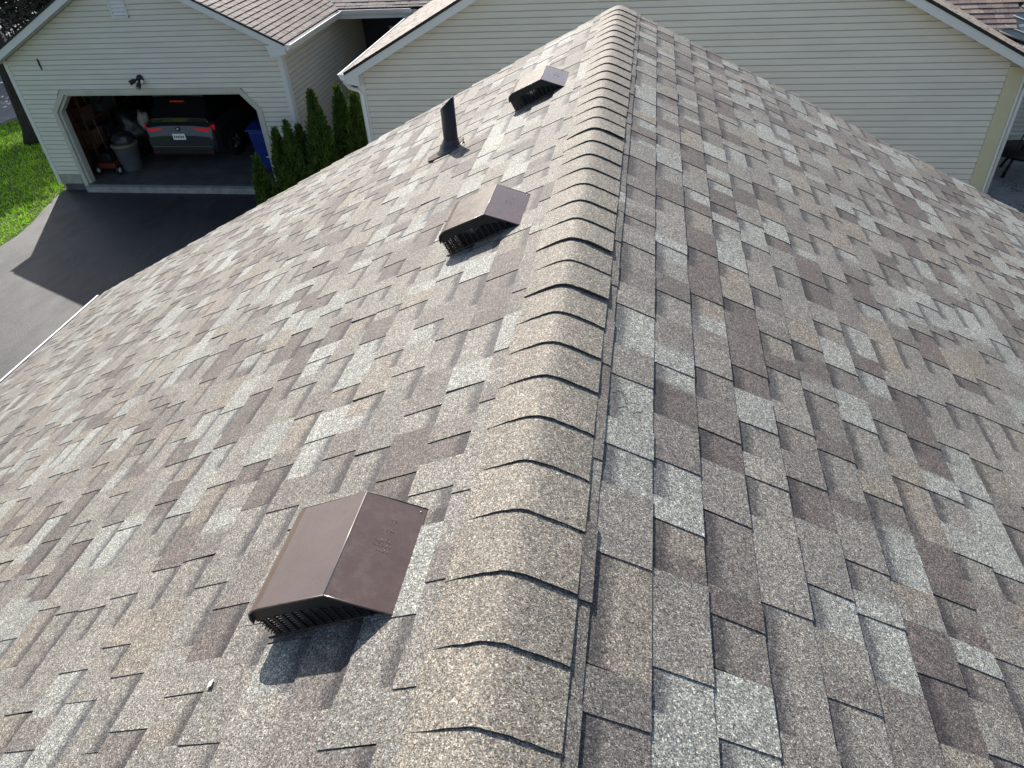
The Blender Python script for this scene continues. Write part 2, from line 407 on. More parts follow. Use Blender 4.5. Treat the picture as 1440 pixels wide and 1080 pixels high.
# ------------------------------------------------------------------ roof vents
def vent(y0, label, scale=1.0, dd=0.0, rub=False):
    """hood with slanted top: profile in (d, n), extruded along y; front end and eave side have grilles"""
    root = empty('roof_vent', rp(-1, .39, y0 + .13, 0.006), label, 'roof vent', 'brown box vents on the left slope')
    d_ = lambda d, n, y: rp(-1, d + dd, y, n)
    W = .262; NB = .006
    prof = [(.238, NB), (.336, .100), (.505, .106), (.522, .104), (.537, .097), (.546, .084), (.549, .068)]
    inn = [(.5465, .068), (.5435, .083), (.535, .095), (.521, .1015), (.505, .1035), (.337, .0975), (.2415, NB)]
    m_ = MB(); P = prof + inn
    n = len(P); V = [d_(a, b, y0) for a, b in P] + [d_(a, b, y0 + W) for a, b in P]
    F = [(i, (i + 1) % n, n + (i + 1) % n, n + i) for i in range(n)]
    h = len(prof)
    for i in range(h - 1):
        a, b, c, d2 = i, i + 1, n - 2 - i, n - 1 - i
        F += [(a, b, c, d2), (n + a, n + d2, n + c, n + b)]
    m_.poly(V, F); m_.build('hood', M['brown_metal'], root)
    # rubbed fold line and hemmed front edge
    m_ = MB()
    m_.tube([d_(.336, .1003, y0 - .0005), d_(.336, .1003, y0 + W)], .0013, 6); m_.build('fold_line', M['worn_edge'], root)
    m_ = MB()
    m_.tube([d_(a, b - .0015, y0 - .0012) for a, b in prof], .0022, 6); m_.build('front_hem', M['brown_metal'], root)
    m_ = MB()
    m_.tube([d_(a, b - .002, y0 + W + .001) for a, b in prof], .0024, 6); m_.build('rear_hem', M['dark_metal'], root)
    # solid upper strip of each end
    for yy in (y0 + .004, y0 + W - .006):
        up = [(.262, .026), (.337, .098), (.505, .1035), (.521, .1015), (.535, .095), (.543, .083)]
        lo = [(.544, .062), (.50, .070), (.42, .068), (.36, .062), (.30, .046), (.272, .028)]
        m_ = MB(); m_.prism([d_(a, b, yy) for a, b in up + lo], (0, .002, 0)); m_.build('end_panel', M['dark_metal'], root)
    def top_at(d):
        if d < .336: return .006 + (d - .238) / .098 * .094
        return .098
    for yy in (y0 + .009, y0 + W - .012):
        m_ = MB()
        for i in range(11):                      # bars along the roof
            n0 = .010 + i * .0066; dl = .238 + (n0 - NB) / .094 * .098 + .004
            m_.tube([d_(dl, n0, yy), d_(.545, n0, yy)], .0022, 4)
        m_.build('grille_wires', M['dark_metal'], root)
        for i in range(12):
            d = .266 + i * .0235; tt = min(top_at(d) - .006, .082)
            m_ = MB(); m_.prism([d_(d - .003, .007, yy - .001), d_(d + .003, .007, yy - .001), d_(d + .003, tt, yy - .001), d_(d - .003, tt, yy - .001)], (0, -.003 if yy < y0 + .1 else .003, 0))
            m_.build('grille_bar', M['pipe'], root)
    # eave side grille
    m_ = MB()
    for i in range(14):
        y = y0 + .012 + i * .0182; m_.prism([d_(.546, .007, y), d_(.546, .069, y), d_(.543, .069, y), d_(.543, .007, y)], (0, .006, 0))
    for i in range(7):
        n0 = .012 + i * .009; m_.tube([d_(.545, n0, y0 + .003), d_(.545, n0, y0 + W - .003)], .0013, 4)
    m_.build('side_grille', M['dark_metal'], root)
    m_ = MB(); m_.box((0, 0, 0), (0, 0, 0)) if False else m_.prism([d_(.30, .012, y0 + .05), d_(.30, .055, y0 + .05), d_(.33, .09, y0 + .05), d_(.50, .098, y0 + .05), d_(.50, .012, y0 + .05)], (0, .004, 0)); m_.build('added_light_baffle', M['dark_metal'], root)  # inner plate added to stop sun shining through the hood
    # collar over the roof hole and flange under the shingles
    m_ = MB(); seg = 20; V = []
    for nn_ in (.004, .05):
        for j in range(seg):
            an = 2 * math.pi * j / seg; V.append(d_(.40 + .085 * math.cos(an), nn_, y0 + W / 2 + .085 * math.sin(an)))
    m_.poly(V, [(j, (j + 1) % seg, seg + (j + 1) % seg, seg + j) for j in range(seg)]); m_.build('collar', M['worn_edge'] if rub else M['pipe'], root)
    m_ = MB(); m_.prism([d_(.30, .0135, y0 + .004), d_(.30, .0135, y0 + W - .004), d_(.562, .0135, y0 + W - .004), d_(.562, .0135, y0 + .004)], tuple(rp(-1, 0, 0, -.004) - rp(-1, 0, 0, 0)))
    m_.build('flange', M['brown_metal'], root)
    # pressed-in maker's marks on the upslope face: rows of small raised strokes
    m_ = MB()
    ax = Vector(d_(.336, .1, 0)) - Vector(d_(.238, NB, 0)); ax.normalize(); nrm = (Vector((0, 1, 0)).cross(ax)).normalized()
    if nrm.z < 0: nrm = -nrm
    def stroke(u, v, lu, lv, w=.0005):
        o = Vector(d_(.238, NB, 0)) + ax * (u) + Vector((0, y0 + v, 0)) + nrm * .0004
        p = o + ax * lu + Vector((0, lv, 0)); m_.tube([o - nrm * .0004, p - nrm * .0004], w, 4)
    for r, (vv, cnt) in enumerate(((.205, 2), (.178, 4), (.150, 5), (.138, 5), (.126, 4))):
        for i in range(cnt):
            u = .058 + i * .0075 - cnt * .002
            stroke(u, vv, .0045, random.uniform(-.002, .002)); stroke(u + random.choice((0, .0045)), vv, 0, .007 if r else .012)
            if random.random() < .6: stroke(u, vv + .006, .004, 0)
    m_.build('embossed_marks', M['brown_metal'], root)
    for (u, v) in ((.012, .25),):
        m_ = MB(); o = Vector(d_(.238, NB, 0)) + ax * u + Vector((0, y0 + v, 0)); m_.tube([o, o + nrm * .0012], .0022, 8); m_.build('rivet', M['worn_edge'], root)
    return root
vent(.742, 'nearest brown metal box vent with pale rubbed fold and embossed marks', rub=True)
vent(2.372, 'middle brown metal box vent, just below the black pipe on the left slope', dd=.002)
vent(4.035, 'farthest box vent, shining silvery in the sun near the far end of the ridge', dd=.008)

# vent pipe
pr = empty('vent_pipe', rp(-1, .985, 3.985, .01), 'black vent pipe with slanted cut top and grey rubber boot on the left slope', 'vent pipe')
m_ = MB(); cx, cy = -.872, 3.98; R_ = .041; seg = 24; V = []
for lev in range(3):
    for j in range(seg):
        a = 2 * math.pi * j / seg; x = cx + R_ * math.cos(a); y = cy + R_ * math.sin(a); 
        zt = -.165 + (x - cx) * .85 - (y - cy) * .1
        V.append((x, y, (-.46, zt, zt)[lev]) if lev < 2 else (cx + (R_ - .005) * math.cos(a), cy + (R_ - .005) * math.sin(a), zt))
for j in range(seg):
    a = 2 * math.pi * j / seg; V.append((cx + (R_ - .005) * math.cos(a), cy + (R_ - .005) * math.sin(a), -.45))
m_.poly(V, [(l * seg + j, l * seg + (j + 1) % seg, (l + 1) * seg + (j + 1) % seg, (l + 1) * seg + j) for l in range(3) for j in range(seg)], smooth=False)
o = m_.build('pipe', M['pipe'], pr); 
for p in o.data.polygons: p.use_smooth = True
m_ = MB(); nrm = rp(-1, 0, 0, 1) - rp(-1, 0, 0, 0); dv = rp(-1, 1, 0, 0) - rp(-1, 0, 0, 0)
c0 = rp(-1, .978, 3.98, .010); V = []; rings = [(0, .088), (.006, .084), (.013, .066), (.03, .058), (.036, .051), (.048, .047), (.056, .0425)]
for hh, rr in rings:
    for j in range(seg):
        a = 2 * math.pi * j / seg
        w = min(1, hh / .05)
        ctr = c0.lerp(Vector((cx, cy, c0.z)), w)
        hor = Vector((rr * math.cos(a), rr * math.sin(a), 0)); inc = dv * (-rr * math.cos(a)) + Vector((0, rr * math.sin(a), 0))
        V.append(ctr + inc.lerp(hor, w) + nrm * hh * (1 - w) + Vector((0, 0, hh * w)))
m_.poly(V, [(l * seg + j, l * seg + (j + 1) % seg, (l + 1) * seg + (j + 1) % seg, (l + 1) * seg + j) for l in range(len(rings) - 1) for j in range(seg)], smooth=True)
m_.build('rubber_boot', M['rubber'], pr)
m_ = MB(); m_.tube([(cx, cy, -.395), (cx, cy, -.382)], .0445, 20); m_.build('clamp_band', M['dark_metal'], pr)
m_ = MB(); fl = [(.90, 3.905), (.90, 4.06), (1.09, 4.03), (1.13, 3.99), (1.12, 3.93), (1.07, 3.90)]
m_.prism([rp(-1, a, b, .0165) for a, b in fl], tuple(-nrm * .004)); m_.build('flashing_plate', M['brown_metal'], pr)
m_ = MB(); q = rp(-1, .862, 3.915, .013); m_.tube([q, q + nrm * .012, q + nrm * .013 + Vector((.004, -.003, 0))], [.004, .006, .004], 8); m_.build('tar_dab', M['rubber'], pr)

# a chip and a twig lying on the roof
m_ = MB(); q = [rp(-1, .665, .648, .013), rp(-1, .652, .640, .014), rp(-1, .640, .651, .013), rp(-1, .655, .657, .012)]
q = [rp(-1, d, y, n) for d, y, n in ((.668, .668, .013), (.662, .650, .016), (.676, .648, .013), (.680, .663, .012))]
m_.prism(q, (0, 0, .002)); tag(m_.build('paint_chip', M['gutter']), 'tiny white chip lying on the shingles below the nearest box vent', 'debris')
m_ = MB(); m_.tube([rp(1, .168, 1.385, .018), rp(1, .19, 1.405, .02), rp(1, .215, 1.38, .016), rp(1, .245, 1.392, .014)], .0008, 5)
m_.tube([rp(1, .19, 1.405, .02), rp(1, .215, 1.36, .014)], .0006, 5)
tag(m_.build('twig', M['bark']), 'thin dark twig lying beside the ridge caps on the right slope', 'twig')

# ------------------------------------------------------------------ ground
def sheet(name, pts, z, m, kind='structure', **k):
    b_ = MB(); b_.poly([(x, y, z) for x, y in pts], [tuple(range(len(pts)))]); o = b_.build(name, m)
    return tag(o, kind=kind, **k)
sheet('ground', [(-600, -600), (600, -600), (600, 600), (-600, 600)], ZG - .012, M['soil'])
edge = [(-12.95, -8), (-12.9, 8), (-12.86, 11.0), (-12.88, 11.74), (-12.86, 12.23), (-12.98, 12.9), (-13.16, 13.45), (-13.32, 14.1), (-13.42, 14.70)]
sheet('driveway', edge + [(-4.6, 14.70), (-4.6, -8)], ZG, M['asphalt'])
sheet('lawn', [(-16.35, 34), (-19.0, 17.4), (-26, 6), (-30, -8)] + [(x - .004, y) for x, y in edge] + [(-13.47, 34)], ZG - .004, M['lawn_base'])
sheet('road', [(-60, 60), (-60, -60), (-33, -12), (-26.15, 6), (-19.15, 17.4), (-16.45, 34), (-14, 60)], ZG - .006, M['road'])
m_ = MB(); cp = [(-26.1, 6), (-22.4, 12.2), (-19.1, 17.4), (-17.8, 25.3), (-16.4, 34)]
for a, b in zip(cp, cp[1:]):
    a = Vector((*a, 0)); b = Vector((*b, 0)); n_ = (b - a).normalized().cross(Vector((0, 0, 1))) * .07
    m_.prism([(p.x, p.y, ZG - .02) for p in (a - n_, b - n_, b + n_, a + n_)], (0, 0, .11))
tag(m_.build('kerb', M['concrete']), kind='structure')
m_ = MB()
for (a, b) in (((-26.5, 20.2), (-21.2, 24.6)),):
    a = Vector((*a, 0)); b = Vector((*b, 0)); n_ = (b - a).normalized().cross(Vector((0, 0, 1))) * .09
    m_.prism([(p.x, p.y, ZG - .003) for p in (a - n_, b - n_, b + n_, a + n_)], (0, 0, .004))
tag(m_.build('road_marking', M['gutter']), kind='structure')
sheet('patio', [(6.05, 13.6), (11, 13.6), (11, 17.9), (6.05, 17.9)], ZG + .02, M['concrete'])
# gravel bed in front of the patio
gm = MB()
for i in range(1500):
    x = random.uniform(6.2, 9.2); y = random.uniform(12.6, 14.5) if i % 3 else random.uniform(14.9, 15.6)
    if i % 3 == 0: x = random.uniform(7.5, 9)
    r = random.uniform(.015, .045); z = ZG + .01
    k = random.uniform(.05, .3)
    a = random.random() * 3; ca, sa = math.cos(a) * r, math.sin(a) * r
    gm.poly([(x+ca, y+sa, z), (x-sa, y+ca*.8, z), (x-ca, y-sa, z), (x+sa, y-ca*.8, z), (x, y, z + r * .8)], [(0,1,4),(1,2,4),(2,3,4),(3,0,4)])
tag(gm.build('gravel', simple('gravel_stones', (.16, .15, .14), .9, 0, .7, 40)), 'loose gravel strip along the patio beside the cream house', 'gravel', kind='stuff')
# grass blades
def grass():
    n = 52000
    x = NR.uniform(-21.5, -12.9, n); y = NR.uniform(9.0, 19.5, n)
    keep = np.ones(n, bool)
    ex = np.interp(y, [p[1] for p in edge], [p[0] for p in edge]); keep &= (x < ex - .01 + NR.normal(0, .03, n)) & ~((x > -13.47) & (y > 14.6))
    kx = np.interp(y, [6, 17.4, 34], [-26.1, -19.1, -16.4]); keep &= x > kx + .08
    # clumps
    x, y = x[keep], y[keep]; n = len(x)
    h = NR.uniform(.035, .085, n) * (1 + .3 * np.sin(x * 7) * np.sin(y * 5)); a = NR.uniform(0, 6.283, n); w = NR.uniform(.006, .012, n)
    lx = NR.normal(0, .028, n); ly = NR.normal(0, .028, n)
    z = np.full(n, ZG - .004)
    V = np.stack([np.stack([x - np.cos(a) * w, y - np.sin(a) * w, z], 1), np.stack([x + np.cos(a) * w, y + np.sin(a) * w, z], 1), np.stack([x + lx, y + ly, z + h], 1)], 1).reshape(-1, 3)
    me = bpy.data.meshes.new('grass'); me.from_pydata(V.tolist(), [], np.arange(3 * n).reshape(-1, 3).tolist())
    me.materials.append(M['grass']); o = bpy.data.objects.new('grass', me); C.objects.link(o)
    tag(o, 'bright green mown grass between the driveway and the road', 'grass', kind='stuff')
grass()

# ------------------------------------------------------------------ siding walls
CH = 0.1016
def siding_wall(root, y, z0, z1, segs, m, axis='x', sgn=-1, name='siding_board', edge=None):
    """clapboards on a wall facing -y (axis 'x') or facing +/-x (axis 'y'). segs(z) -> list of (a, b)"""
    k = 0; z = z0; joint = None
    while z < z1 - .01:
        zt = min(z + CH, z1)
        lo = segs(z + .002); hi = segs(zt - .002)
        if len(lo) != len(hi): mid = segs((z + zt) / 2); lo = hi = mid
        jit = random.uniform(-.0012, .0012); pieces = []
        for (a, b), (c, d) in zip(lo, hi):
            if min(b, d) - max(a, c) > 4.2:
                if k % 2 == 0 or joint is None: joint = random.uniform(.3, .7)
                q = a + (b - a) * joint; pieces += [((a, q), (c, q), 0), ((q - .02, b), (q - .02, d), .0016)]
            else: pieces.append(((a, b), (c, d), 0))
        for (a, b), (c, d), lap in pieces:
            if b - a < .02 and d - c < .02: continue
            out = sgn * (.017 + lap); inn = sgn * (.0015 + lap)
            zb = z + jit
            P = [(a, out * .42, zb - .004), (b, out * .42, zb - .004), (b, sgn * -.002, zb + .002), (a, sgn * -.002, zb + .002), (c, inn, zt + .004), (d, inn, zt + .004), (d, sgn * -.004, zt + .003), (c, sgn * -.004, zt + .003),
                 (a + (c - a) * .15, out, zb + .012), (b + (d - b) * .15, out, zb + .012)]
            V = [(p, y + o, q) if axis == 'x' else (y + o, p, q) for p, o, q in P]
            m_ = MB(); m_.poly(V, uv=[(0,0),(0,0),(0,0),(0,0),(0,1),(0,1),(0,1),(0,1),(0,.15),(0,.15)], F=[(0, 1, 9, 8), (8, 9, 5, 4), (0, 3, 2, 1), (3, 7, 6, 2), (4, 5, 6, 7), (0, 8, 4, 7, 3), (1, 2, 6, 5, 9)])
            m_.build(name, m, root)
        z = zt; k += 1
# ---- house R (wall straight ahead)
RX, RZ = .545, .457; RS = .505; YWR = 13.07; YFR = 12.80
hr = empty('cream_house', (RX, YWR + 2, ZG), 'long cream sided house across the top with a plain gable wall, behind the ridge', 'house')
def rz_(x): return RZ - RS * abs(x - RX)
XL, XRR = -4.80, 5.86
def segR(z):
    h = (RZ - .19 - z) / RS + 0.0
    return [(max(XL, RX - h), min(XRR, RX + h))]
m_ = MB(); zz = lambda x: rz_(x) - .10
m_.prism([(XL, YWR + .01, ZG), (XRR + .2, YWR + .01, ZG), (XRR + .2, YWR + .01, zz(XRR + .2)), (RX, YWR + .01, zz(RX)), (XL, YWR + .01, zz(XL))], (0, .12, 0)); m_.build('gable_wall', M['wall_plain'], hr)
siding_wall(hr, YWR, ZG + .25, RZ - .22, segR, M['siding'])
m_ = MB(); m_.box((XL - .13, YWR - .022, ZG), (XL - .002, YWR + .12, rz_(XL - .13) - .16)); m_.build('corner_trim', M['trim'], hr, .003)
m_ = MB(); m_.box((XRR + .002, YWR - .022, ZG), (XRR + .235, YWR + .12, rz_(XRR + .235) - .15)); m_.build('corner_trim', M['trim_beige'], hr, .003)
m_ = MB(); m_.box((XRR + .237, YWR - .03, ZG), (XRR + .275, YWR + .12, rz_(XRR + .275) - .16)); m_.build('corner_edge', M['trim'], hr)
m_ = MB(); m_.box((XL - .12, YWR + .125, ZG), (XL, 18.2, -2.55)); m_.build('side_wall', M['wall_plain'], hr)
m_ = MB(); m_.box((XRR + .12, YWR + .125, ZG), (XRR + .26, 17.9, -2.55)); m_.build('side_wall', M['wall_plain'], hr)
EXL, EXR = -5.06, 6.72
for sgn, ex in ((-1, EXL), (1, EXR)):
    def P(x, off, y): return (x, y, rz_(x) + off)
    m_ = MB(); m_.prism([P(RX, -.028, YFR), P(ex, -.028, YFR), P(ex, -.175, YFR), P(RX, -.175, YFR)], (0, .022, 0)); m_.build('rake_fascia', M['trim'], hr)
    m_ = MB(); m_.prism([P(RX, .012, YFR - .012), P(ex, .012, YFR - .012), P(ex, -.040, YFR - .012), P(RX, -.040, YFR - .012)], (0, .01, 0)); m_.build('drip_edge', M['drip'], hr)
    m_ = MB(); m_.prism([P(RX, -.165, YFR + .023), P(ex, -.165, YFR + .023), P(ex, -.175, YFR + .023), P(RX, -.175, YFR + .023)], (0, YWR - YFR, 0)); m_.build('soffit', M['soffit'], hr)
    m_ = MB(); m_.prism([P(RX, 0, YFR), P(ex, 0, YFR), P(ex, -.03, YFR), P(RX, -.03, YFR)], (0, 11, 0)); m_.build('roof_deck', M['felt'], hr)
def roof_field(name, root, fn, dmax, y0, y1, exp, tones, clip=None, material='granule_far', tabw=(.14, .3), mats_individual=0, up=True, thick=1.0):
    L = []; k = 1
    while k * exp < dmax + exp:
        d = min(k * exp, dmax); k += 1; y = y0 - random.random() * .2
        while y < y1:
            w = random.uniform(*tabw); a, b = max(y, y0), min(y + w, y1); y += w
            if b - a < .02: continue
            if clip and not clip(d, (a + b) / 2): continue
            c = tone(1, .1, tones)
            V = []
            nb = .010 * thick + random.choice((0, .004)); nu = .002
            for yy in (a + (.009 if thick > 1.45 else .002), b - .002): V += [fn(d, yy, nb), fn(d - exp - .02, yy, nu), fn(d, yy, nb - .009 * thick)]
            F = [(0, 3, 4, 1), (0, 2, 5, 3), (0, 1, 2), (3, 5, 4)]
            T = [(*c, 0), (*(x * .3 for x in c), 0), (*(x * .4 for x in c), 0), (*(x * .4 for x in c), 0)]
            A = area_px([fn(d, a, nb), fn(d, b, nb), fn(d - exp, b, nb), fn(d - exp, a, nb)])
            L.append((A, V, F, T))
    L.sort(key=lambda t_: -t_[0]); f = MB()
    for i, (A, V, F, T) in enumerate(L):
        if i < mats_individual and A > 60:
            q = MB(); q.poly(V, F, tone=T); q.build('shingle', M[material], root)
        else: f.poly(V, F, tone=T)
    if f.v: o = f.build(name, M[material], root); o['kind'] = 'stuff'
TR = [((.27, .225, .19), 5), ((.24, .205, .175), 4), ((.30, .255, .21), 3), ((.20, .165, .145), 2)]
TLr = [((.14, .112, .103), 5), ((.165, .135, .122), 4), ((.11, .088, .083), 3)]
TM = [((.26, .195, .165), 5), ((.21, .155, .138), 4), ((.31, .24, .195), 3)]
kR = math.hypot(1, RS); 
for sgn, ex in ((-1, EXL), (1, EXR)):
    fn = lambda d, y, n, s_=sgn: Vector((RX + s_ * (d / kR + n * RS / kR), y, RZ - d * RS / kR + n / kR))
    roof_field('shingle_field', hr, fn, abs(ex - RX) * kR, YFR - .005, 24, .126, TR)
def gutter(root, x, z, y0, y1, s_, name='gutter'):
    prof = [(0, 0), (.004, -.10), (.07, -.10), (.095, -.055), (.11, -.01), (.125, -.006), (.125, .0), (.105, .0), (.098, -.02), (.088, -.055), (.066, -.09), (.012, -.09), (.012, 0)]
    m_ = MB(); m_.prism([(x + s_ * a, y0, z + b) for a, b in prof], (0, y1 - y0, 0)); m_.build(name, M['gutter'], root)
    m_ = MB(); m_.prism([(x + s_ * a, y0 - .004, z + b) for a, b in prof[:7] + [(0, 0)]], (0, .004, 0)); m_.build('gutter_end', M['gutter'], root)
gutter(hr, EXL + .01, rz_(EXL) - .02, YFR - .01, 17.6, -1)
gutter(hr, EXR - .01, rz_(EXR) - .02, YFR - .01, 17.6, 1)
# gable return box and downspout at left corner
m_ = MB(); m_.prism([(EXL + .02, YFR + .005, rz_(EXL) - .03), (XL - .0, YFR + .005, rz_(EXL) - .03), (XL, YFR + .005, rz_(XL) - .36), (EXL + .02, YFR + .005, rz_(EXL) - .19)], (0, YWR - YFR - .03, 0)); m_.build('eave_return', M['trim'], hr)
m_ = MB(); zt = rz_(EXL) - .11
m_.tube([(EXL - .05, YFR + .10, zt), (EXL - .05, YFR + .10, zt - .08), (EXL + .0, YFR + .13, zt - .17), (EXL + .13, YWR - .02, zt - .26), (EXL + .185, YWR - .055, zt - .33), (EXL + .19, YWR - .055, ZG + .1)], .034, 8); m_.build('downspout', M['gutter'], hr)
m_ = MB(); zt = rz_(6.3) - .16
m_.tube([(6.42, YFR + .10, zt + .02), (6.30, YFR + .14, zt - .02), (6.22, YFR + .22, zt - .10), (6.19, YWR + .0, zt - .25), (6.18, YWR + .02, ZG + .1)], .03, 8); m_.build('downspout', M['gutter'], hr)

# ---- house behind (roof facing us, porch walls)
hb = empty('back_house', (0, 21, ZG), 'house wing behind the gaps, its roof edge and gutter seen between the two gables', 'house')
YE = 17.45; ZE = -2.22
fnb = lambda d, x, n: Vector((x, YE + (6.0 - d) / kR - n * .447, ZE + (6.0 - d) * RS / kR + n * .894))
m_ = MB(); m_.prism([(-13.5, YE, ZE - .02), (-13.5, YE + 6, ZE - .02 + 6 * RS), (-13.5, YE + 6, ZE - .05 + 6 * RS), (-13.5, YE, ZE - .05)], (27, 0, 0)); m_.build('roof_deck', M['felt'], hb)
fnc = lambda d, x, n: Vector((x, 15.3 + (2.2 - d) * .894 - n * .447, -2.49 + (2.2 - d) * .447 + n * .894))
roof_field('shingle_field', hb, fnc, 2.2, 4.9, 8.1, .135, TM, clip=lambda d, x: x < 6.58 + (2.2 - d) * .894 * .815, tabw=(.16, .34), mats_individual=150, thick=1.4)
m_ = MB(); m_.prism([(4.9, 15.29, -2.50), (6.42, 15.29, -2.50), (8.0, 17.24, -1.525), (4.9, 17.24, -1.525)], (0, 0, -.03)); m_.build('lower_roof_deck', M['felt'], hb)
roof_field('shingle_strip', hb, fnb, 6.0, -13.5, 5.5, .126, TLr, clip=lambda d, x: d > 2.0)
m_ = MB(); prof = [(0, 0), (-.004, -.10), (-.07, -.10), (-.095, -.055), (-.11, -.01), (-.125, -.006), (-.125, .0), (-.105, .0), (-.098, -.02), (-.088, -.055), (-.066, -.09), (-.012, -.09), (-.012, 0)]
m_.prism([(-6.78, YE + .02 + a, ZE - .015 + b) for a, b in prof], (1.72, 0, 0)); m_.build('gutter', M['gutter'], hb)
m_ = MB(); m_.box((-6.95, YE + .03, ZE - .22), (-5.0, YE + .05, ZE - .04)); m_.build('fascia', M['trim'], hb)
m_ = MB(); m_.prism([(6.5, YE + .02 + a, ZE - .015 + b) for a, b in prof], (5, 0, 0)); m_.build('gutter', M['gutter'], hb)
m_ = MB(); m_.box((-7.0, YE + .06, ZE - .22), (-4.9, 20, ZE - .20)); m_.build('porch_ceiling', M['soffit'], hb)
m_ = MB(); m_.box((-7.2, 19.6, ZG), (-4.7, 19.75, ZE)); m_.build('porch_wall', simple('shade_toned_porch_wall', (.035, .035, .04), .7), hb)  # deep porch shade put into the wall colour
# porch door frame and door in the dark
m_ = MB(); m_.box((-6.35, 19.53, ZG + .1), (-6.24, 19.6, -3.05)); m_.box((-5.42, 19.53, ZG + .1), (-5.31, 19.6, -3.05)); m_.box((-6.24, 19.53, -3.17), (-5.42, 19.6, -3.05)); m_.build('door_frame', M['trim'], hb)
m_ = MB(); m_.box((-6.235, 19.56, ZG + .12), (-5.425, 19.6, -3.175)); m_.build('door', simple('dark_door', (.03, .035, .05), .4), hb)
YP = 17.86
m_ = MB(); m_.box((6.14, YP + .01, ZG), (12, YP + .12, ZE - .02)); m_.build('patio_wall', M['wall_plain'], hb)
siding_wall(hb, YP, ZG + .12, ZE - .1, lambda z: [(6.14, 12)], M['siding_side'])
# porch awning: grey-green ribbed wing roof at the right edge
aw = empty('porch_awning', (7.5, 15.6, -2.4), 'grey green ribbed awning roof at the top right corner beside the brown shingles', 'awning')
A0 = Vector((6.47, 15.3, -2.49)); A1 = Vector((8.05, 17.24, -1.5)); B1 = Vector((9.9, 16.3, -1.9)); B0 = Vector((7.9, 14.7, -3.0))
m_ = MB(); m_.prism([A0, A1, B1, B0], (0, 0, -.03)); m_.build('awning_sheet', M['siding_green'], aw)
for i in range(9):
    t0 = (i + .5) / 9; p = A0.lerp(A1, t0); q = B0.lerp(B1, t0); m_ = MB(); m_.tube([p + Vector((0, 0, .005)), q + Vector((0, 0, .005))], .018, 5); m_.build('rib', M['siding_green'], aw)
m_ = MB(); m_.tube([A0 + Vector((-.02, -.04, -.02)), B0 + Vector((0, -.04, -.02))], .035, 6); m_.build('awning_gutter', M['drip'], aw)
m_ = MB(); m_.tube([B0 + Vector((-.1, -.0, -.05)), Vector((7.8, 14.7, ZG))], .04, 8); m_.build('awning_post', M['trim'], aw)

# ---- house L with the open garage
LXc, LZ = -10.02, -.60; LS = .505; YWL = 14.63; YFL = 14.33
hl = empty('garage_house', (LXc, 16, ZG), 'cream sided garage with open two car door and brown roof, top left', 'garage')
def lz(x): return LZ - LS * abs(x - LXc)
LX0, LX1 = -13.40, -7.16
TOP, BOT = -3.22, -5.30
IN = [(-12.70, BOT), (-12.70, -3.60), (-12.34, TOP), (-8.20, TOP), (-7.88, -3.58), (-7.88, BOT)]
def segL(z):
    h = (LZ - .19 - z) / LS; a, b = max(LX0, LXc - h), min(LX1, LXc + h)
    if z > TOP + .10: return [(a, b)]
    ol = -12.80; orr = -7.78
    if z > -3.62: f = (z + 3.62) / (TOP + .10 + 3.62); ol = -12.80 + f * .36; orr = -7.78 - f * .34
    return [(a, ol), (orr, b)]
# solid wall behind the boards, with the opening
WT = .16
m_ = MB()
for poly in ([(LX0, ZG), (-12.72, ZG), (-12.72, -3.60), (LX0, -3.60)], [(LX0, -3.60), (-12.72, -3.60), (-12.36, TOP + .02), (LX0, TOP + .02)],
             [(-7.86, ZG), (LX1, ZG), (LX1, -3.58), (-7.86, -3.58)], [(-7.86, -3.58), (LX1, -3.58), (LX1, TOP + .02), (-8.18, TOP + .02)],
             [(LX0, TOP + .02), (LX1, TOP + .02), (LX1, lz(LX1) - .12), (LXc, LZ - .12), (LX0, lz(LX0) - .12)]):
    m_.prism([(x, YWL + .012, z) for x, z in poly], (0, WT, 0))
m_.build('gable_wall', M['wall_plain'], hl)
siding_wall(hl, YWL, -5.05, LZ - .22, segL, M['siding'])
m_ = MB(); m_.box((LX0 + .02, YWL - .012, ZG), (-12.83, YWL + .01, -5.055)); m_.build('foundation', M['block'], hl)
m_ = MB(); m_.box((-7.76, YWL - .012, ZG), (LX1 - .02, YWL + .01, -5.055)); m_.build('foundation', M['block'], hl)
m_ = MB(); m_.box((LX0 - .10, YWL - .02, ZG + .15), (LX0 - .002, YWL + .14, lz(LX0 - .1) - .15)); m_.build('corner_trim', M['trim'], hl, .003)
m_ = MB(); m_.box((LX1 + .002, YWL - .02, ZG + .1), (LX1 + .10, YWL + .14, lz(LX1 + .1) - .15)); m_.build('corner_trim', M['trim'], hl, .003)
# door trim: outer casing and inner jamb
def ring(pts, off, y, dep, nm, m):
    # offset polyline outward by off (list of explicit outer pts)
    outer = [(-12.70 - off, BOT - .1), (-12.70 - off, -3.60 + off * .35), (-12.34 - off * .45, TOP + off), (-8.20 + off * .45, TOP + off), (-7.88 + off, -3.58 + off * .35), (-7.88 + off, BOT - .1)]
    inner = [(pts[0][0], BOT - .1)] + pts[1:-1] + [(pts[-1][0], BOT - .1)]
    for i in range(5):
        m_ = MB(); m_.prism([(outer[i][0], y, outer[i][1]), (outer[i+1][0], y, outer[i+1][1]), (inner[i+1][0], y, inner[i+1][1]), (inner[i][0], y, inner[i][1])], (0, dep, 0)); m_.build(nm, m, hl)
ring(IN, .10, YWL - .032, .04, 'door_casing', M['door_trim'])
IN2 = [(-12.64, BOT), (-12.64, -3.62), (-12.30, TOP - .04), (-8.22, TOP - .04), (-7.93, -3.60), (-7.93, BOT)]
ring(IN2, -.0, YWL + .02, .16, 'door_jamb', M['door_trim'])
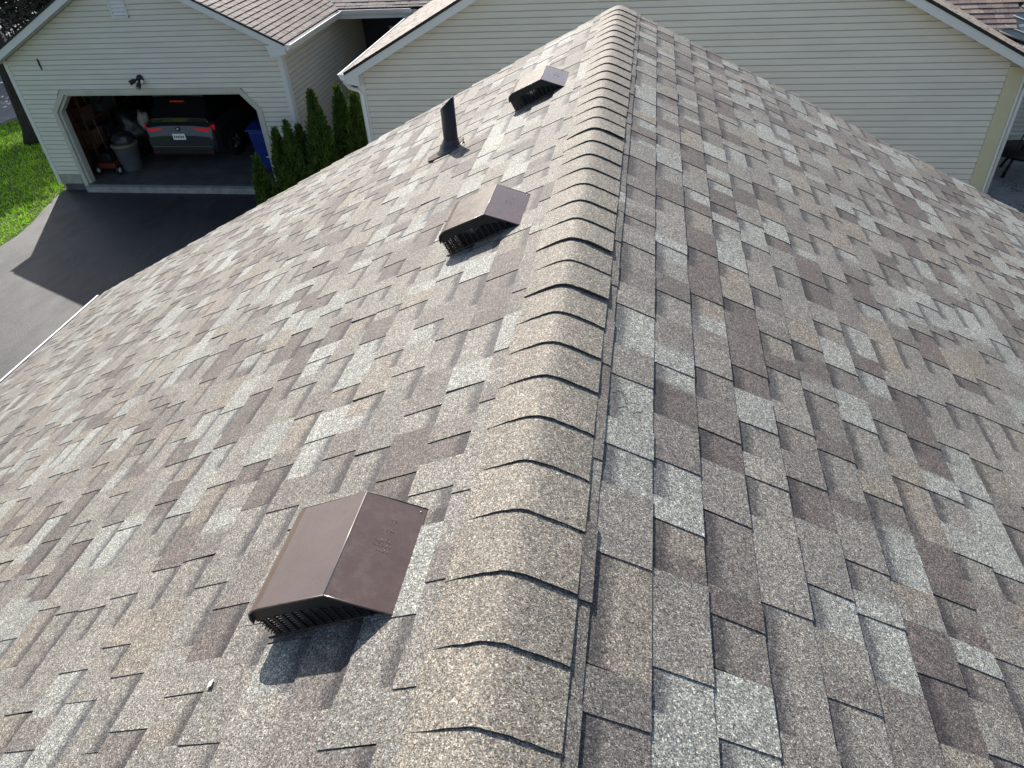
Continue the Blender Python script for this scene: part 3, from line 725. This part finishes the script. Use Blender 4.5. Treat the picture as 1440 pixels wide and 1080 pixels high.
for sgn, ex in ((-1, -13.56), (1, -6.80)):
    def P(x, off, y): return (x, y, lz(x) + off)
    zoff = 0
    m_ = MB(); m_.prism([P(LXc, -.025, YFL), P(ex, -.025, YFL), P(ex, -.175, YFL), P(LXc, -.175, YFL)], (0, .022, 0)); m_.build('rake_fascia', M['trim'], hl)
    m_ = MB(); m_.prism([P(LXc, .012, YFL - .012), P(ex, .012, YFL - .012), P(ex, -.034, YFL - .012), P(LXc, -.034, YFL - .012)], (0, .01, 0)); m_.build('drip_edge', M['drip'], hl)
    m_ = MB(); m_.prism([P(LXc, -.165, YFL + .023), P(ex, -.165, YFL + .023), P(ex, -.175, YFL + .023), P(LXc, -.175, YFL + .023)], (0, YWL - YFL, 0)); m_.build('soffit', M['soffit'], hl)
    m_ = MB(); m_.prism([P(LXc, 0, YFL), P(ex, 0, YFL), P(ex, -.03, YFL), P(LXc, -.03, YFL)], (0, 8, 0)); m_.build('roof_deck', M['felt'], hl)
    fn = lambda d, y, n, s_=sgn: Vector((LXc + s_ * (d / kR + n * LS / kR), y, LZ - d * LS / kR + n / kR))
    roof_field('shingle_field', hl, fn, abs(ex - LXc) * kR, YFL - .005, 19.5 if sgn > 0 else 22, .128, TLr, tabw=(.145, .165), thick=1.5)
m_ = MB(); m_.prism([(LX1, YFL + .004, lz(-6.80) - .02), (-6.80, YFL + .004, lz(-6.80) - .02), (-6.80, YFL + .004, lz(-6.80) - .19), (LX1 + .02, YFL + .004, lz(-6.8) - .24), (LX1 - .05, YFL + .004, lz(LX1) - .19)], (0, YWL - YFL - .03, 0)); m_.build('eave_return', M['trim'], hl)
gutter(hl, -6.81, lz(-6.80) - .02, YFL + .02, YE - .05, 1)
gutter(hl, -13.55, lz(-13.56) - .02, YFL + .02, 21, -1)
m_ = MB(); m_.box((-6.83, YFL + .31, lz(-6.8) - .19), (-6.811, YE, lz(-6.8) - .03)); m_.build('fascia', M['trim'], hl)
m_ = MB(); m_.box((LX1 + .0, YWL + .145, lz(-6.8) - .19), (-6.835, YE, lz(-6.8) - .18)); m_.build('soffit', M['soffit'], hl)
m_ = MB(); m_.box((LX1 - .06, YWL + .18, ZG), (LX1 + .07, 19.6, lz(-6.8) - .14)); m_.build('side_wall', M['wall_plain'], hl)
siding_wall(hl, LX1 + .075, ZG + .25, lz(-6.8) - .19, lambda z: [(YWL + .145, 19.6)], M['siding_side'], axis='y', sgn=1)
m_ = MB(); m_.box((LX0 - .02, YWL + .18, ZG), (LX0 + .08, 21, lz(LX0) - .14)); m_.build('side_wall', M['wall_plain'], hl)
# louvred attic vent
av = MB(); ax0, ax1, az0, az1 = -10.45, -10.16, -1.69, -1.0
m_ = MB(); m_.box((ax0 - .04, YWL - .04, az0 - .04), (ax0, YWL - .014, az1)); m_.box((ax1, YWL - .04, az0 - .04), (ax1 + .04, YWL - .014, az1)); m_.box((ax0 - .04, YWL - .041, az0 - .041), (ax1 + .04, YWL - .013, az0)); m_.build('attic_vent_frame', M['trim'], hl)
for i in range(9):
    z = az0 + .01 + i * .07; m_ = MB(); m_.prism([(ax0, YWL - .036, z), (ax0, YWL - .014, z + .045), (ax0, YWL - .014, z + .053), (ax0, YWL - .036, z + .012)], (ax1 - ax0, 0, 0)); m_.build('louvre_slat', M['gutter'], hl)
# garage interior shell
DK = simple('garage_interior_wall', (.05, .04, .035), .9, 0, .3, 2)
m_ = MB(); m_.box((LX0 + .09, YWL - .03, ZG - .01), (LX1 - .07, 20.6, -5.27)); m_.build('garage_floor', M['floor'], hl)
m_ = MB(); m_.box((-12.69, YWL - .16, ZG - .01), (-7.89, YWL - .032, -5.285)); m_.build('door_threshold', M['concrete'], hl)
m_ = MB(); m_.box((LX0 + .09, 20.5, -5.27), (LX1 - .07, 20.6, -2.6)); m_.build('back_wall', DK, hl)
m_ = MB(); m_.box((LX0 + .09, YWL + .18, -2.68), (LX1 - .07, 20.5, -2.6)); m_.build('garage_ceiling', DK, hl)
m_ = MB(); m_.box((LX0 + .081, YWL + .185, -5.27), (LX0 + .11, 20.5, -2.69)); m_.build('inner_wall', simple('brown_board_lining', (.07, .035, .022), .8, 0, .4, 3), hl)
m_ = MB(); m_.box((LX1 - .09, YWL + .185, -5.27), (LX1 - .065, 20.5, -2.69)); m_.build('inner_wall', DK, hl)
for i in range(4): # door rolled up under the ceiling
    m_ = MB(); m_.box((-12.5, YWL + .5 + i * .54, -3.0), (-8.1, YWL + 1.03 + i * .54, -2.955)); m_.build('raised_door_panel', simple('raised_door', (.25, .24, .2), .6), hl)

# dark slot hook on the siding and security light
m_ = MB(); m_.prism([(-12.645, YWL - .018, -2.47), (-12.60, YWL - .018, -2.48), (-12.605, YWL - .018, -2.70), (-12.625, YWL - .018, -2.70)], (0, .004, 0)); m_.tube([(-12.625, YWL - .02, -2.47), (-12.612, YWL - .045, -2.60), (-12.612, YWL - .02, -2.70)], .009, 6)
tag(m_.build('wall_bracket', simple('rusty_bracket', (.06, .04, .03), .8)), 'small dark bracket on the siding near the upper left corner of the garage wall', 'bracket')
ml = empty('security_light', (-10.39, YWL - .02, -2.93), 'black twin head security light on the siding above the garage door', 'wall light')
m_ = MB(); m_.tube([(-10.36, YWL - .01, -2.90), (-10.36, YWL - .05, -2.90)], .075, 14); m_.build('mounting_plate', M['dark_metal'], ml)
for (a, b, c) in (((-10.40, YWL - .07, -2.90), (-10.52, YWL - .19, -2.95), 0), ((-10.36, YWL - .07, -2.94), (-10.36, YWL - .20, -3.05), 1)):
    a = Vector(a); b = Vector(b); d = (b - a).normalized(); m_ = MB(); m_.tube([a, a + d * .04, a + d * .07, b], [.018, .02, .042, .052], 12); m_.build('lamp_head', M['dark_metal'], ml)
    m_ = MB(); m_.tube([b, b + d * .004], .046, 12); m_.build('lens', simple('lamp_lens%d' % c, (.35, .36, .38), .15), ml)
m_ = MB(); m_.tube([(-10.31, YWL - .06, -2.93), (-10.29, YWL - .11, -2.97)], [.026, .03], 10); m_.build('sensor', M['gutter'], ml)

# ------------------------------------------------------------------ garage contents
FZ = -5.27
paint = simple('dark_grey_car_paint', (.06, .065, .075), .25, .5, .05, 1, .6)
blk = simple('black_plastic', (.012, .012, .013), .5)
glass = simple('dark_car_glass', (.01, .012, .015), .05, 0, .05, 1, .9)
def emis(name, col, st, base=None):
    m, nt, b = mat(name, .25); b.inputs['Base Color'].default_value = (*(base or col), 1); b.inputs['Emission Color'].default_value = (*col, 1); b.inputs['Emission Strength'].default_value = st; return m
CX, CY = -10.68, 15.72
car = empty('parked_suv', (CX, CY + 2.2, FZ), 'dark grey suv parked tail outwards inside the open garage, tail lights glowing red', 'car')
def sect(y, pts): return [(CX + x, CY + y, FZ + z) for x, z in pts] + [(CX - x, CY + y, FZ + z) for x, z in reversed(pts)]
secs = [ (0.00, [(.55,.42),(.80,.44),(.84,.55),(.83,.66),(.78,.72),(.40,.75)]),
         (0.06, [(.60,.30),(.85,.33),(.89,.52),(.89,.70),(.86,.92),(.42,.97)]),
         (0.22, [(.62,.24),(.89,.27),(.93,.50),(.93,.80),(.88,1.00),(.45,1.06)]),
         (1.20, [(.62,.22),(.90,.25),(.94,.50),(.94,.84),(.88,1.02),(.45,1.06)]),
         (3.30, [(.62,.22),(.90,.25),(.94,.50),(.93,.80),(.87,.98),(.45,1.02)]),
         (4.10, [(.60,.24),(.86,.28),(.90,.50),(.88,.72),(.80,.86),(.42,.92)]),
         (4.50, [(.50,.30),(.70,.34),(.76,.48),(.74,.60),(.66,.68),(.38,.72)])]
def loft(secs, m, nm, parent, smooth=True):
    V = []; n = len(secs[0][1]) * 2
    for y, p in secs: V += sect(y, p)
    F = [(i*n+j, i*n+(j+1)%n, (i+1)*n+(j+1)%n, (i+1)*n+j) for i in range(len(secs)-1) for j in range(n)]
    F += [tuple(range(n)), tuple((len(secs)-1)*n + j for j in range(n-1,-1,-1))]
    m_ = MB(); m_.poly(V, F, smooth=smooth); return m_.build(nm, m, parent, .015)
loft(secs, paint, 'body', car, False)
loft([(.16, [(.40,.98),(.78,1.0),(.70,1.10),(.20,1.12)]), (.50, [(.40,.98),(.83,1.0),(.66,1.50),(.20,1.54)]), (.9, [(.40,.98),(.84,1.0),(.66,1.60),(.20,1.64)]), (2.2, [(.40,.98),(.84,1.0),(.66,1.62),(.20,1.66)]), (3.3, [(.40,.96),(.82,.98),(.74,1.05),(.20,1.06)])], glass, 'cabin_glass', car, False)
loft([(.42, [(.3,1.54),(.66,1.52),(.64,1.56),(.2,1.59)]), (.9, [(.3,1.6),(.68,1.59),(.62,1.66),(.2,1.69)]), (2.2, [(.3,1.62),(.68,1.61),(.62,1.68),(.2,1.71)]), (2.5, [(.3,1.5),(.66,1.5),(.62,1.56),(.2,1.6)])], paint, 'car_roof', car, False)
m_ = MB(); m_.box((CX-.80, CY-.03, FZ+.30), (CX+.80, CY+.10, FZ+.46)); m_.build('bumper', blk, car, .02)
m_ = MB(); m_.box((CX-.78, CY-.012, FZ+.485), (CX+.78, CY+.02, FZ+.50)); m_.build('bumper_trim', simple('chrome_strip', (.4,.4,.42), .2, .9), car)
red = emis('lit_tail_light', (1.0, .02, .03), .10, (.45, .01, .015))
for sx in (-1, 1):
    m_ = MB(); q = [(.90,.98),(.88,.80),(.80,.77),(.74,.84),(.42,.89),(.42,.915),(.76,.90),(.84,.95)]
    m_.prism([(CX+sx*a, CY-.008+.09*(a>.85)+.03, FZ+b) for a, b in q], (0,.04,0)); m_.build('tail_light', red, car)
    m_ = MB(); m_.box((min(CX+sx*.62,CX+sx*.80), CY-.035, FZ+.36), (max(CX+sx*.62,CX+sx*.80), CY-.03, FZ+.39)); m_.build('reflector', simple('dark_reflector', (.15,.01,.01), .3), car)
m_ = MB(); m_.box((CX-.16, CY-.014, FZ+.66), (CX+.16, CY-.006, FZ+.80)); m_.build('licence_plate', emis('plate_white', (.55,.6,.62), .05, (.7,.72,.72)), car)
m_ = MB()
for i in range(6): m_.box((CX-.125+i*.045, CY-.018, FZ+.70), (CX-.10+i*.045, CY-.0145, FZ+.755))
m_.build('plate_marks', blk, car)
m_ = MB(); m_.tube([(CX, CY+.02, FZ+.90), (CX, CY-.0, FZ+.90)], .045, 12); m_.build('badge', simple('chrome_badge', (.5,.5,.52), .2, .9), car)
m_ = MB()
for i in range(6): m_.box((CX-.17+i*.06, CY+.33, FZ+1.44), (CX-.14+i*.06, CY+.375, FZ+1.452))
m_.build('brake_light', emis('brake_light_red', (1,.08,.02), .08), car)
tyre = simple('tyre_rubber', (.015,.015,.016), .8); rimm = simple('alloy_rim', (.3,.3,.32), .3, .8)
for sx in (-1, 1):
    for yy in (.85, 3.55):
        x0 = CX+sx*.74; x1 = CX+sx*.955; m_ = MB(); m_.tube([(x0, CY+yy, FZ+.34),(x0+sx*.02, CY+yy, FZ+.34),(x1-sx*.02, CY+yy, FZ+.34),(x1, CY+yy, FZ+.34)], [.31,.34,.34,.31], 22); w = m_.build('wheel', tyre, car)
        m_ = MB()
        for a in range(5):
            t_ = a*2*math.pi/5; m_.tube([(x1+sx*.004, CY+yy, FZ+.34), (x1+sx*.004, CY+yy+.2*math.cos(t_), FZ+.34+.2*math.sin(t_))], .022, 5)
        m_.tube([(x1-sx*.002, CY+yy, FZ+.34),(x1+sx*.008, CY+yy, FZ+.34)], .055, 10); rr = m_.build('rim', rimm, w)
# blue bin
bb = empty('wheeled_bin', (-8.35, 15.65, FZ), 'blue wheeled rubbish bin standing inside the garage by the right door post', 'bin')
blue = simple('blue_plastic', (.014, .032, .20), .4, 0, .1, 4)
m_ = MB(); a = (.27,.30); b2 = (.34,.37); V = [(-8.35+sx*p, 15.65+sy*q, FZ+z) for z, (p, q) in ((.06,(.24,.27)),(.98,(.31,.35))) for sx, sy in ((-1,-1),(1,-1),(1,1),(-1,1))]
m_.poly(V, [(0,3,2,1),(0,1,5,4),(1,2,6,5),(2,3,7,6),(3,0,4,7),(4,5,6,7)]); m_.build('bin_body', blue, bb, .03)
m_ = MB(); m_.prism([(-8.70, 15.27, FZ+.99), (-8.70, 15.27, FZ+1.03), (-8.70, 15.6, FZ+1.10), (-8.70, 16.05, FZ+1.09), (-8.70, 16.05, FZ+.99)], (.70,0,0)); m_.build('bin_lid', blue, bb, .015)
for sx in (-1,1):
    m_ = MB(); m_.tube([(-8.35+sx*.24, 15.95, FZ+.11), (-8.35+sx*.30, 15.95, FZ+.11)], .11, 14); m_.build('bin_wheel', blk, bb)
m_ = MB()
for i in range(4): m_.box((-8.40+i*.055, 15.335, FZ+.66), (-8.365+i*.055, 15.345, FZ+.70))
m_.box((-8.38, 15.335, FZ+.38), (-8.16, 15.345, FZ+.395)); m_.build('bin_print', emis('white_print', (.6,.6,.62), .04, (.7,.7,.7)), bb)
# grey trash can with bag
tc = empty('trash_can', (-12.05, 15.5, FZ), 'grey open trash can heaped with bags left of the car in the garage', 'trash can')
m_ = MB(); m_.tube([(-12.05,15.5,FZ),(-12.05,15.5,FZ+.05),(-12.05,15.5,FZ+.60),(-12.05,15.5,FZ+.63)], [.21,.22,.29,.31], 20); m_.build('can_body', simple('grey_plastic', (.085,.09,.10), .45), tc)
m_ = MB(); m_.tube([(-12.05,15.5,FZ+.625),(-12.05,15.5,FZ+.655)], .315, 20); m_.build('can_rim', simple('yellowish_rim', (.2,.17,.09), .5), tc)
def lump(c, r, m, nm, parent=None, sq=1.0):
    bm = bmesh.new(); bmesh.ops.create_icosphere(bm, subdivisions=3, radius=1)
    for v in bm.verts:
        n_ = v.co.normalized(); k = 1 + .22 * math.sin(5 * n_.x + c[0] * 9) * math.cos(4 * n_.y + 2) + .12 * math.sin(11 * n_.z + 3 * n_.x)
        v.co = Vector((n_.x * r * k, n_.y * r * k, n_.z * r * k * sq)) + Vector(c)
    me = bpy.data.meshes.new(nm); bm.to_mesh(me); bm.free(); me.materials.append(m)
    for p in me.polygons: p.use_smooth = True
    o = link(nm, me, None, parent)
    if parent: o.matrix_parent_inverse = Matrix.LocRotScale(parent.location, parent.rotation_euler, None).inverted()
    return o
lump((-12.05,15.53,FZ+.72), .24, simple('dark_bag', (.03,.035,.035), .3), 'bag', tc, .8)
tag(lump((-12.35,16.5,FZ+.62), .5, simple('green_black_bag', (.012,.02,.018), .3), 'garbage_bag', None, 1.2), 'big dark green bag heaped behind the trash can in the garage', 'bag')
tag(lump((-11.75,16.1,FZ+1.0), .13, simple('white_sack', (.3,.28,.25), .6), 'paper_sack', None, 1.7), 'pale narrow sack poking up behind the trash can', 'sack')
# mower
mw = empty('lawn_mower', (-12.45, 15.35, FZ), 'small red and black lawn mower with a white wheel by the left door post', 'lawn mower')
m_ = MB(); m_.box((-12.75,15.15,FZ+.14),(-12.25,15.65,FZ+.28)); m_.build('deck', simple('red_orange_deck', (.10,.02,.01), .5), mw, .04)
m_ = MB(); m_.box((-12.65,15.25,FZ+.28),(-12.38,15.55,FZ+.48)); m_.build('engine', blk, mw, .04)
for (x,y) in ((-12.22,15.2),(-12.22,15.62),(-12.79,15.2),(-12.79,15.62)):
    m_ = MB(); m_.tube([(x-.02,y,FZ+.10),(x+.03,y,FZ+.10)], .10, 16); w = m_.build('wheel', blk, mw)
    m_ = MB(); m_.tube([(x-.024,y,FZ+.10),(x+.034,y,FZ+.10)], .062, 14); m_.build('hub', simple('pale_hub', (.5,.5,.48), .5), w)
m_ = MB(); m_.tube([(-12.7,15.6,FZ+.28),(-12.85,16.2,FZ+1.0)], .014, 6); m_.tube([(-12.3,15.6,FZ+.28),(-12.45,16.2,FZ+1.0)], .014, 6); m_.tube([(-12.85,16.2,FZ+1.0),(-12.45,16.2,FZ+1.0)], .014, 6); m_.build('handle', M['dark_metal'], mw)
# shelving with boxes on the left wall
sh = empty('storage_shelf', (-13.0, 17.5, FZ), 'brown wooden shelf unit along the left inner wall of the garage', 'shelf')
wood = simple('dark_brown_wood', (.11,.05,.03), .7, 0, .4, 6)
for y in (15.6, 16.9, 18.2):
    for x in (-13.25, -12.95):
        m_ = MB(); m_.box((x-.025,y-.025,FZ),(x+.025,y+.025,-3.1)); m_.build('shelf_post', wood, sh)
for z in (.5,1.1,1.7):
    m_ = MB(); m_.box((-13.27,15.55,FZ+z),(-12.92,18.25,FZ+z+.03)); m_.build('shelf_board', wood, sh)
for i, (y, z, w, h, c, nm_, lb) in enumerate(((15.9,.53,.4,.35,(.13,.07,.04),'storage_box','brown carton on the lowest shelf board nearest the door'),(16.5,.53,.45,.3,(.05,.05,.06),'storage_box','black tub beside the carton on the lowest shelf board'),(15.85,1.13,.35,.3,(.10,.05,.035),'storage_box','rust brown carton on the middle shelf board nearest the door'),(16.6,1.13,.5,.38,(.04,.06,.06),'storage_box','dark teal tub on the middle shelf board'),(15.9,1.73,.4,.25,(.15,.10,.07),'storage_box','tan carton on the top shelf board'))):
    m_ = MB(); m_.box((-13.24,y-w/2,FZ+z+.002),(-12.95,y+w/2,FZ+z+h)); tag(m_.build(nm_, simple('storage_box_colour%d' % i, c, .7), None, .01), lb, 'box')
# long handled tools leaning on the left
specs = [('rake','thin pale handled rake leaning nearest the door', (-12.75,15.75,FZ), (-13.15,16.1,FZ+1.75), (.25,.18,.1)),
         ('shovel','shovel with a brown handle leaning among the tools', (-12.6,17.2,FZ), (-12.95,17.3,FZ+1.7), (.14,.07,.04)),
         ('broom','broom with a grey handle leaning behind the dark bags', (-12.3,18.2,FZ), (-12.6,18.6,FZ+1.8), (.3,.3,.3)),
         ('metal_pole','silvery pole leaning at the back of the garage', (-12.0,18.6,FZ), (-12.4,19.2,FZ+1.9), (.45,.46,.48)),
         ('hoe','hoe with a light handle leaning left of the car', (-12.1,17.7,FZ), (-12.35,17.9,FZ+1.6), (.35,.28,.2))]
for nm_, lb, a, b, c in specs:
    t_ = empty(nm_, a, lb, nm_.replace('_', ' ')); a = Vector(a); b = Vector(b)
    m_ = MB(); m_.tube([a, b], .014, 6); m_.build('handle', simple(nm_ + '_handle', c, .5), t_)
    m_ = MB(); m_.prism([a + Vector((-.12,-.01,.25)), a + Vector((.12,-.01,.25)), a + Vector((.10,-.02,0.01)), a + Vector((-.10,-.02,0.01))], (0,.015,0)); m_.build('head', M['pipe'], t_)
# two bikes' worth of clutter is unreadable in the photo: hanging coil and back shelf only
m_ = MB(); 
pts = [( -12.95, 16.3 + .22*math.cos(a*.5), -3.7 + .22*math.sin(a*.5)) for a in range(26)]
m_.tube(pts, .018, 6, cap=True); tag(m_.build('garden_hose', simple('dark_hose', (.03,.07,.05), .5)), 'coiled dark hose hanging high on the left garage wall', 'hose')

# ------------------------------------------------------------------ vegetation
def cedar_mesh(seed, n=5200, lean=0.0, twin=False):
    r = np.random.default_rng(seed)
    h = r.beta(1.15, 1.35, n) ; ang = r.uniform(0, 2 * np.pi, n)
    prof = np.interp(h, [0, .08, .3, .6, .85, 1], [.55, .9, 1.0, .66, .26, .02])
    lob = 1 + .13 * np.sin(ang * 3 + h * 9 + seed) + .10 * np.sin(ang * 7 - h * 21)
    rad = prof * lob * np.sqrt(r.uniform(.35, 1.0, n))
    x = rad * np.cos(ang); y = rad * np.sin(ang)
    if twin:
        k = (h > .55); x = x * np.where(k, .55, 1) + np.where(k, np.where(r.random(n) < .5, -.38, .38), 0)
        h = h * np.where(x < 0, .92, 1.0)
    L = r.uniform(.5, 1.0, n)
    V = []; 
    up = np.stack([np.cos(ang) * r.uniform(.1, .7, n), np.sin(ang) * r.uniform(.1, .7, n), r.uniform(.6, 1.2, n)], 1) + r.normal(0, .25, (n, 3))
    up /= np.linalg.norm(up, axis=1)[:, None]
    sd = np.cross(up, r.normal(0, 1, (n, 3))); sd /= np.linalg.norm(sd, axis=1)[:, None]
    return h, x, y, up, sd, L
CM = {}
def cedar(x, y, H, W, label, seed, twin=False, n=5200):
    root = empty('arborvitae', (x, y, ZG), label, 'shrub', 'arborvitae row between the two houses')
    h, px_, py_, up, sd, L = cedar_mesh(seed, n, 0, twin)
    c = np.stack([x + px_ * W, y + py_ * W, ZG + .05 + h * (H - .05)], 1)
    l = (L * .11)[:, None]; w = .015
    V = np.stack([c - sd * w, c + sd * w, c + up * l + sd * w * .8, c + up * l * 1.25, c + up * l - sd * w * .8], 1)
    me = bpy.data.meshes.new('crown'); N_ = len(c)
    me.from_pydata(V.reshape(-1, 3).tolist(), [], (np.arange(5 * N_).reshape(-1, 5)).tolist()); me.materials.append(M['cedar'])
    o = link('crown', me, None, root); o.matrix_parent_inverse = Matrix.Translation(root.location).inverted()
    m_ = MB(); m_.tube([(x, y, ZG), (x, y, ZG + H * .8)], [.05, .012], 7); m_.build('trunk', M['bark'], root)
cedar(-7.50, 13.35, 1.28, .20, 'smallest arborvitae, a thin spindly one at the left end of the row', 3, n=2600)
cedar(-7.02, 13.75, 1.86, .37, 'twin topped arborvitae beside the right garage door post', 4, True)
cedar(-6.80, 14.10, 1.66, .26, 'short slim arborvitae squeezed between the twin topped and tall pointed ones', 5, n=3400)
cedar(-6.30, 13.95, 2.38, .34, 'tall pointed arborvitae standing alone against the garage side wall', 6, n=6500)
cedar(-5.98, 14.55, 2.30, .34, 'tall arborvitae, left one of the broad pair near the downspout', 8, n=5500)
cedar(-5.60, 14.40, 2.20, .42, 'bushy arborvitae, right one of the broad pair near the downspout', 9, n=6500)
cedar(-5.18, 14.05, 1.35, .26, 'low arborvitae tucked against the cream house corner, right end of the row', 10, n=3600)
# ground cover weeds along the garage foot
def tree(root, base, H, R0, crown_c, crown_r, n, m, leaf=.10, seed=1, clumps=60):
    r = np.random.default_rng(seed); bx, by, bz = base
    m_ = MB(); m_.tube([(bx, by, bz), (bx + .02, by, bz + .4), (bx + .1, by + .05, bz + H * .35), (bx + .0, by + .1, bz + H * .7), (bx - .1, by + .2, bz + H)], [R0 * 1.45, R0 * 1.02, R0 * .9, R0 * .7, R0 * .25], 12)
    cl = []
    for i in range(clumps):
        v = r.normal(0, 1, 3); v /= np.linalg.norm(v); v *= crown_r * r.uniform(.45, 1) ** .6; v[2] *= .8
        cl.append(np.array(crown_c) + v)
    for q in cl[:18]:
        s_ = Vector((bx, by + .1, bz + H * r.uniform(.35, .8))); m_.tube([s_, s_.lerp(Vector(q), .5) + Vector((0, 0, .2)), Vector(q)], [R0 * .3, R0 * .18, .02], 6)
    m_.build('trunk', M['bark'], root)
    idx = r.integers(0, clumps, n); c = np.array(cl)[idx] + r.normal(0, crown_r * .15, (n, 3))
    a = r.normal(0, 1, (n, 3)); a /= np.linalg.norm(a, axis=1)[:, None]; b = np.cross(a, r.normal(0, 1, (n, 3))); b /= np.linalg.norm(b, axis=1)[:, None]
    s_ = (leaf * r.uniform(.6, 1.3, n))[:, None]
    V = np.stack([c - a * s_, c - b * s_ * .45, c + a * s_, c + b * s_ * .45], 1)
    me = bpy.data.meshes.new('crown'); me.from_pydata(V.reshape(-1, 3).tolist(), [], np.arange(4 * n).reshape(-1, 4).tolist()); me.materials.append(m)
    o = link('crown', me, None, root); o.matrix_parent_inverse = Matrix.Translation(root.location).inverted()
t1 = empty('shade_tree', (-16.55, 17.8, ZG), 'dark trunked tree on the lawn behind the left garage corner', 'tree')
tree(t1, (-16.55, 17.8, ZG), 6.6, .24, (-19.7, 22.9, 1.0), 1.8, 14000, M['tree'], .085, 2, 60)
t1 = empty('evergreen_tree', (-22.3, 27.0, ZG), 'dense dark tree behind the left garage roof, filling the top left corner', 'tree')
tree(t1, (-22.3, 27.0, ZG), 5.0, .25, (-22.3, 27.0, -1.9), 3.1, 30000, M['tree'], .10, 6, 110)
# far surroundings beyond the frame edges
for i, (x, y, s_) in enumerate(((-30, 34, 5), (-24, 44, 6), (20, 40, 6), (30, 25, 5))):
    t1 = empty('background_tree', (x, y, ZG), ('tree far beyond the road on the left', 'second tree far beyond the road', 'tree far behind the cream house', 'tree beyond the patio')[i], 'tree')
    tree(t1, (x, y, ZG), s_ * 1.2, .3, (x, y, ZG + s_ * 1.3), s_ * .6, 5000, M['tree'], .25, 20 + i, 40)

# ------------------------------------------------------------------ patio things
fb = empty('patio_table', (8.1, 16.1, ZG), 'black metal patio table standing on the concrete patio at the right edge', 'table')
m_ = MB(); m_.tube([(7.95, 15.9, ZG + .46), (7.95, 15.9, ZG + .56)], .50, 22); m_.build('table_top', M['dark_metal'], fb)
for a in range(4):
    t_ = a * math.pi / 2 + .5; m_ = MB(); m_.tube([(7.95 + .25*math.cos(t_), 15.9 + .25*math.sin(t_), ZG + .47), (7.95 + .42*math.cos(t_), 15.9 + .42*math.sin(t_), ZG + .03)], .03, 6); m_.build('leg', M['dark_metal'], fb)
m_ = MB(); m_.tube([(7.30, 15.75, ZG + .50), (8.3, 15.45, ZG + .46)], .035, 6); m_.build('foot_bar', M['dark_metal'], fb)
hk = empty('shepherd_hook', (7.75, 15.7, ZG), 'tall black shepherd hook rising beside the patio table', 'garden hook')
m_ = MB(); m_.tube([(7.62, 15.7, ZG + .02), (7.66, 15.7, ZG + .62), (7.78, 15.7, ZG + 1.44), (7.52, 15.7, ZG + 1.72), (7.46, 15.7, ZG + 1.74)], .015, 6); m_.build('hook_rod', M['dark_metal'], hk)
m_ = MB(); m_.tube([(7.80, 15.8, ZG + .55), (7.88, 15.8, ZG + 1.0)], .02, 6); m_.build('hook_stake', M['dark_metal'], hk)
gp = empty('border_plant', (6.6, 15.9, ZG), 'sparse grey green plant against the dark patio wall', 'plant')
r = np.random.default_rng(77); n = 500; c = np.stack([r.normal(8.9, .25, n), r.normal(17.2, .15, n), ZG + r.uniform(1.3, 2.1, n)], 1)
a = r.normal(0, 1, (n, 3)); a /= np.linalg.norm(a, axis=1)[:, None]; b = np.cross(a, r.normal(0, 1, (n, 3))); b /= np.linalg.norm(b, axis=1)[:, None]
me = bpy.data.meshes.new('leaves'); me.from_pydata(np.stack([c - a*.04, c - b*.02, c + a*.04, c + b*.02], 1).reshape(-1, 3).tolist(), [], np.arange(4*n).reshape(-1, 4).tolist()); me.materials.append(M['tree'])
o = link('leaves', me, None, gp); o.matrix_parent_inverse = Matrix.Translation(gp.location).inverted()
m_ = MB()
for i in range(6): m_.tube([(8.9, 17.2, ZG), (8.9 + random.uniform(-.3, .3), 17.2, ZG + 1.9)], .012, 5)
m_.build('stems', M['bark'], gp)
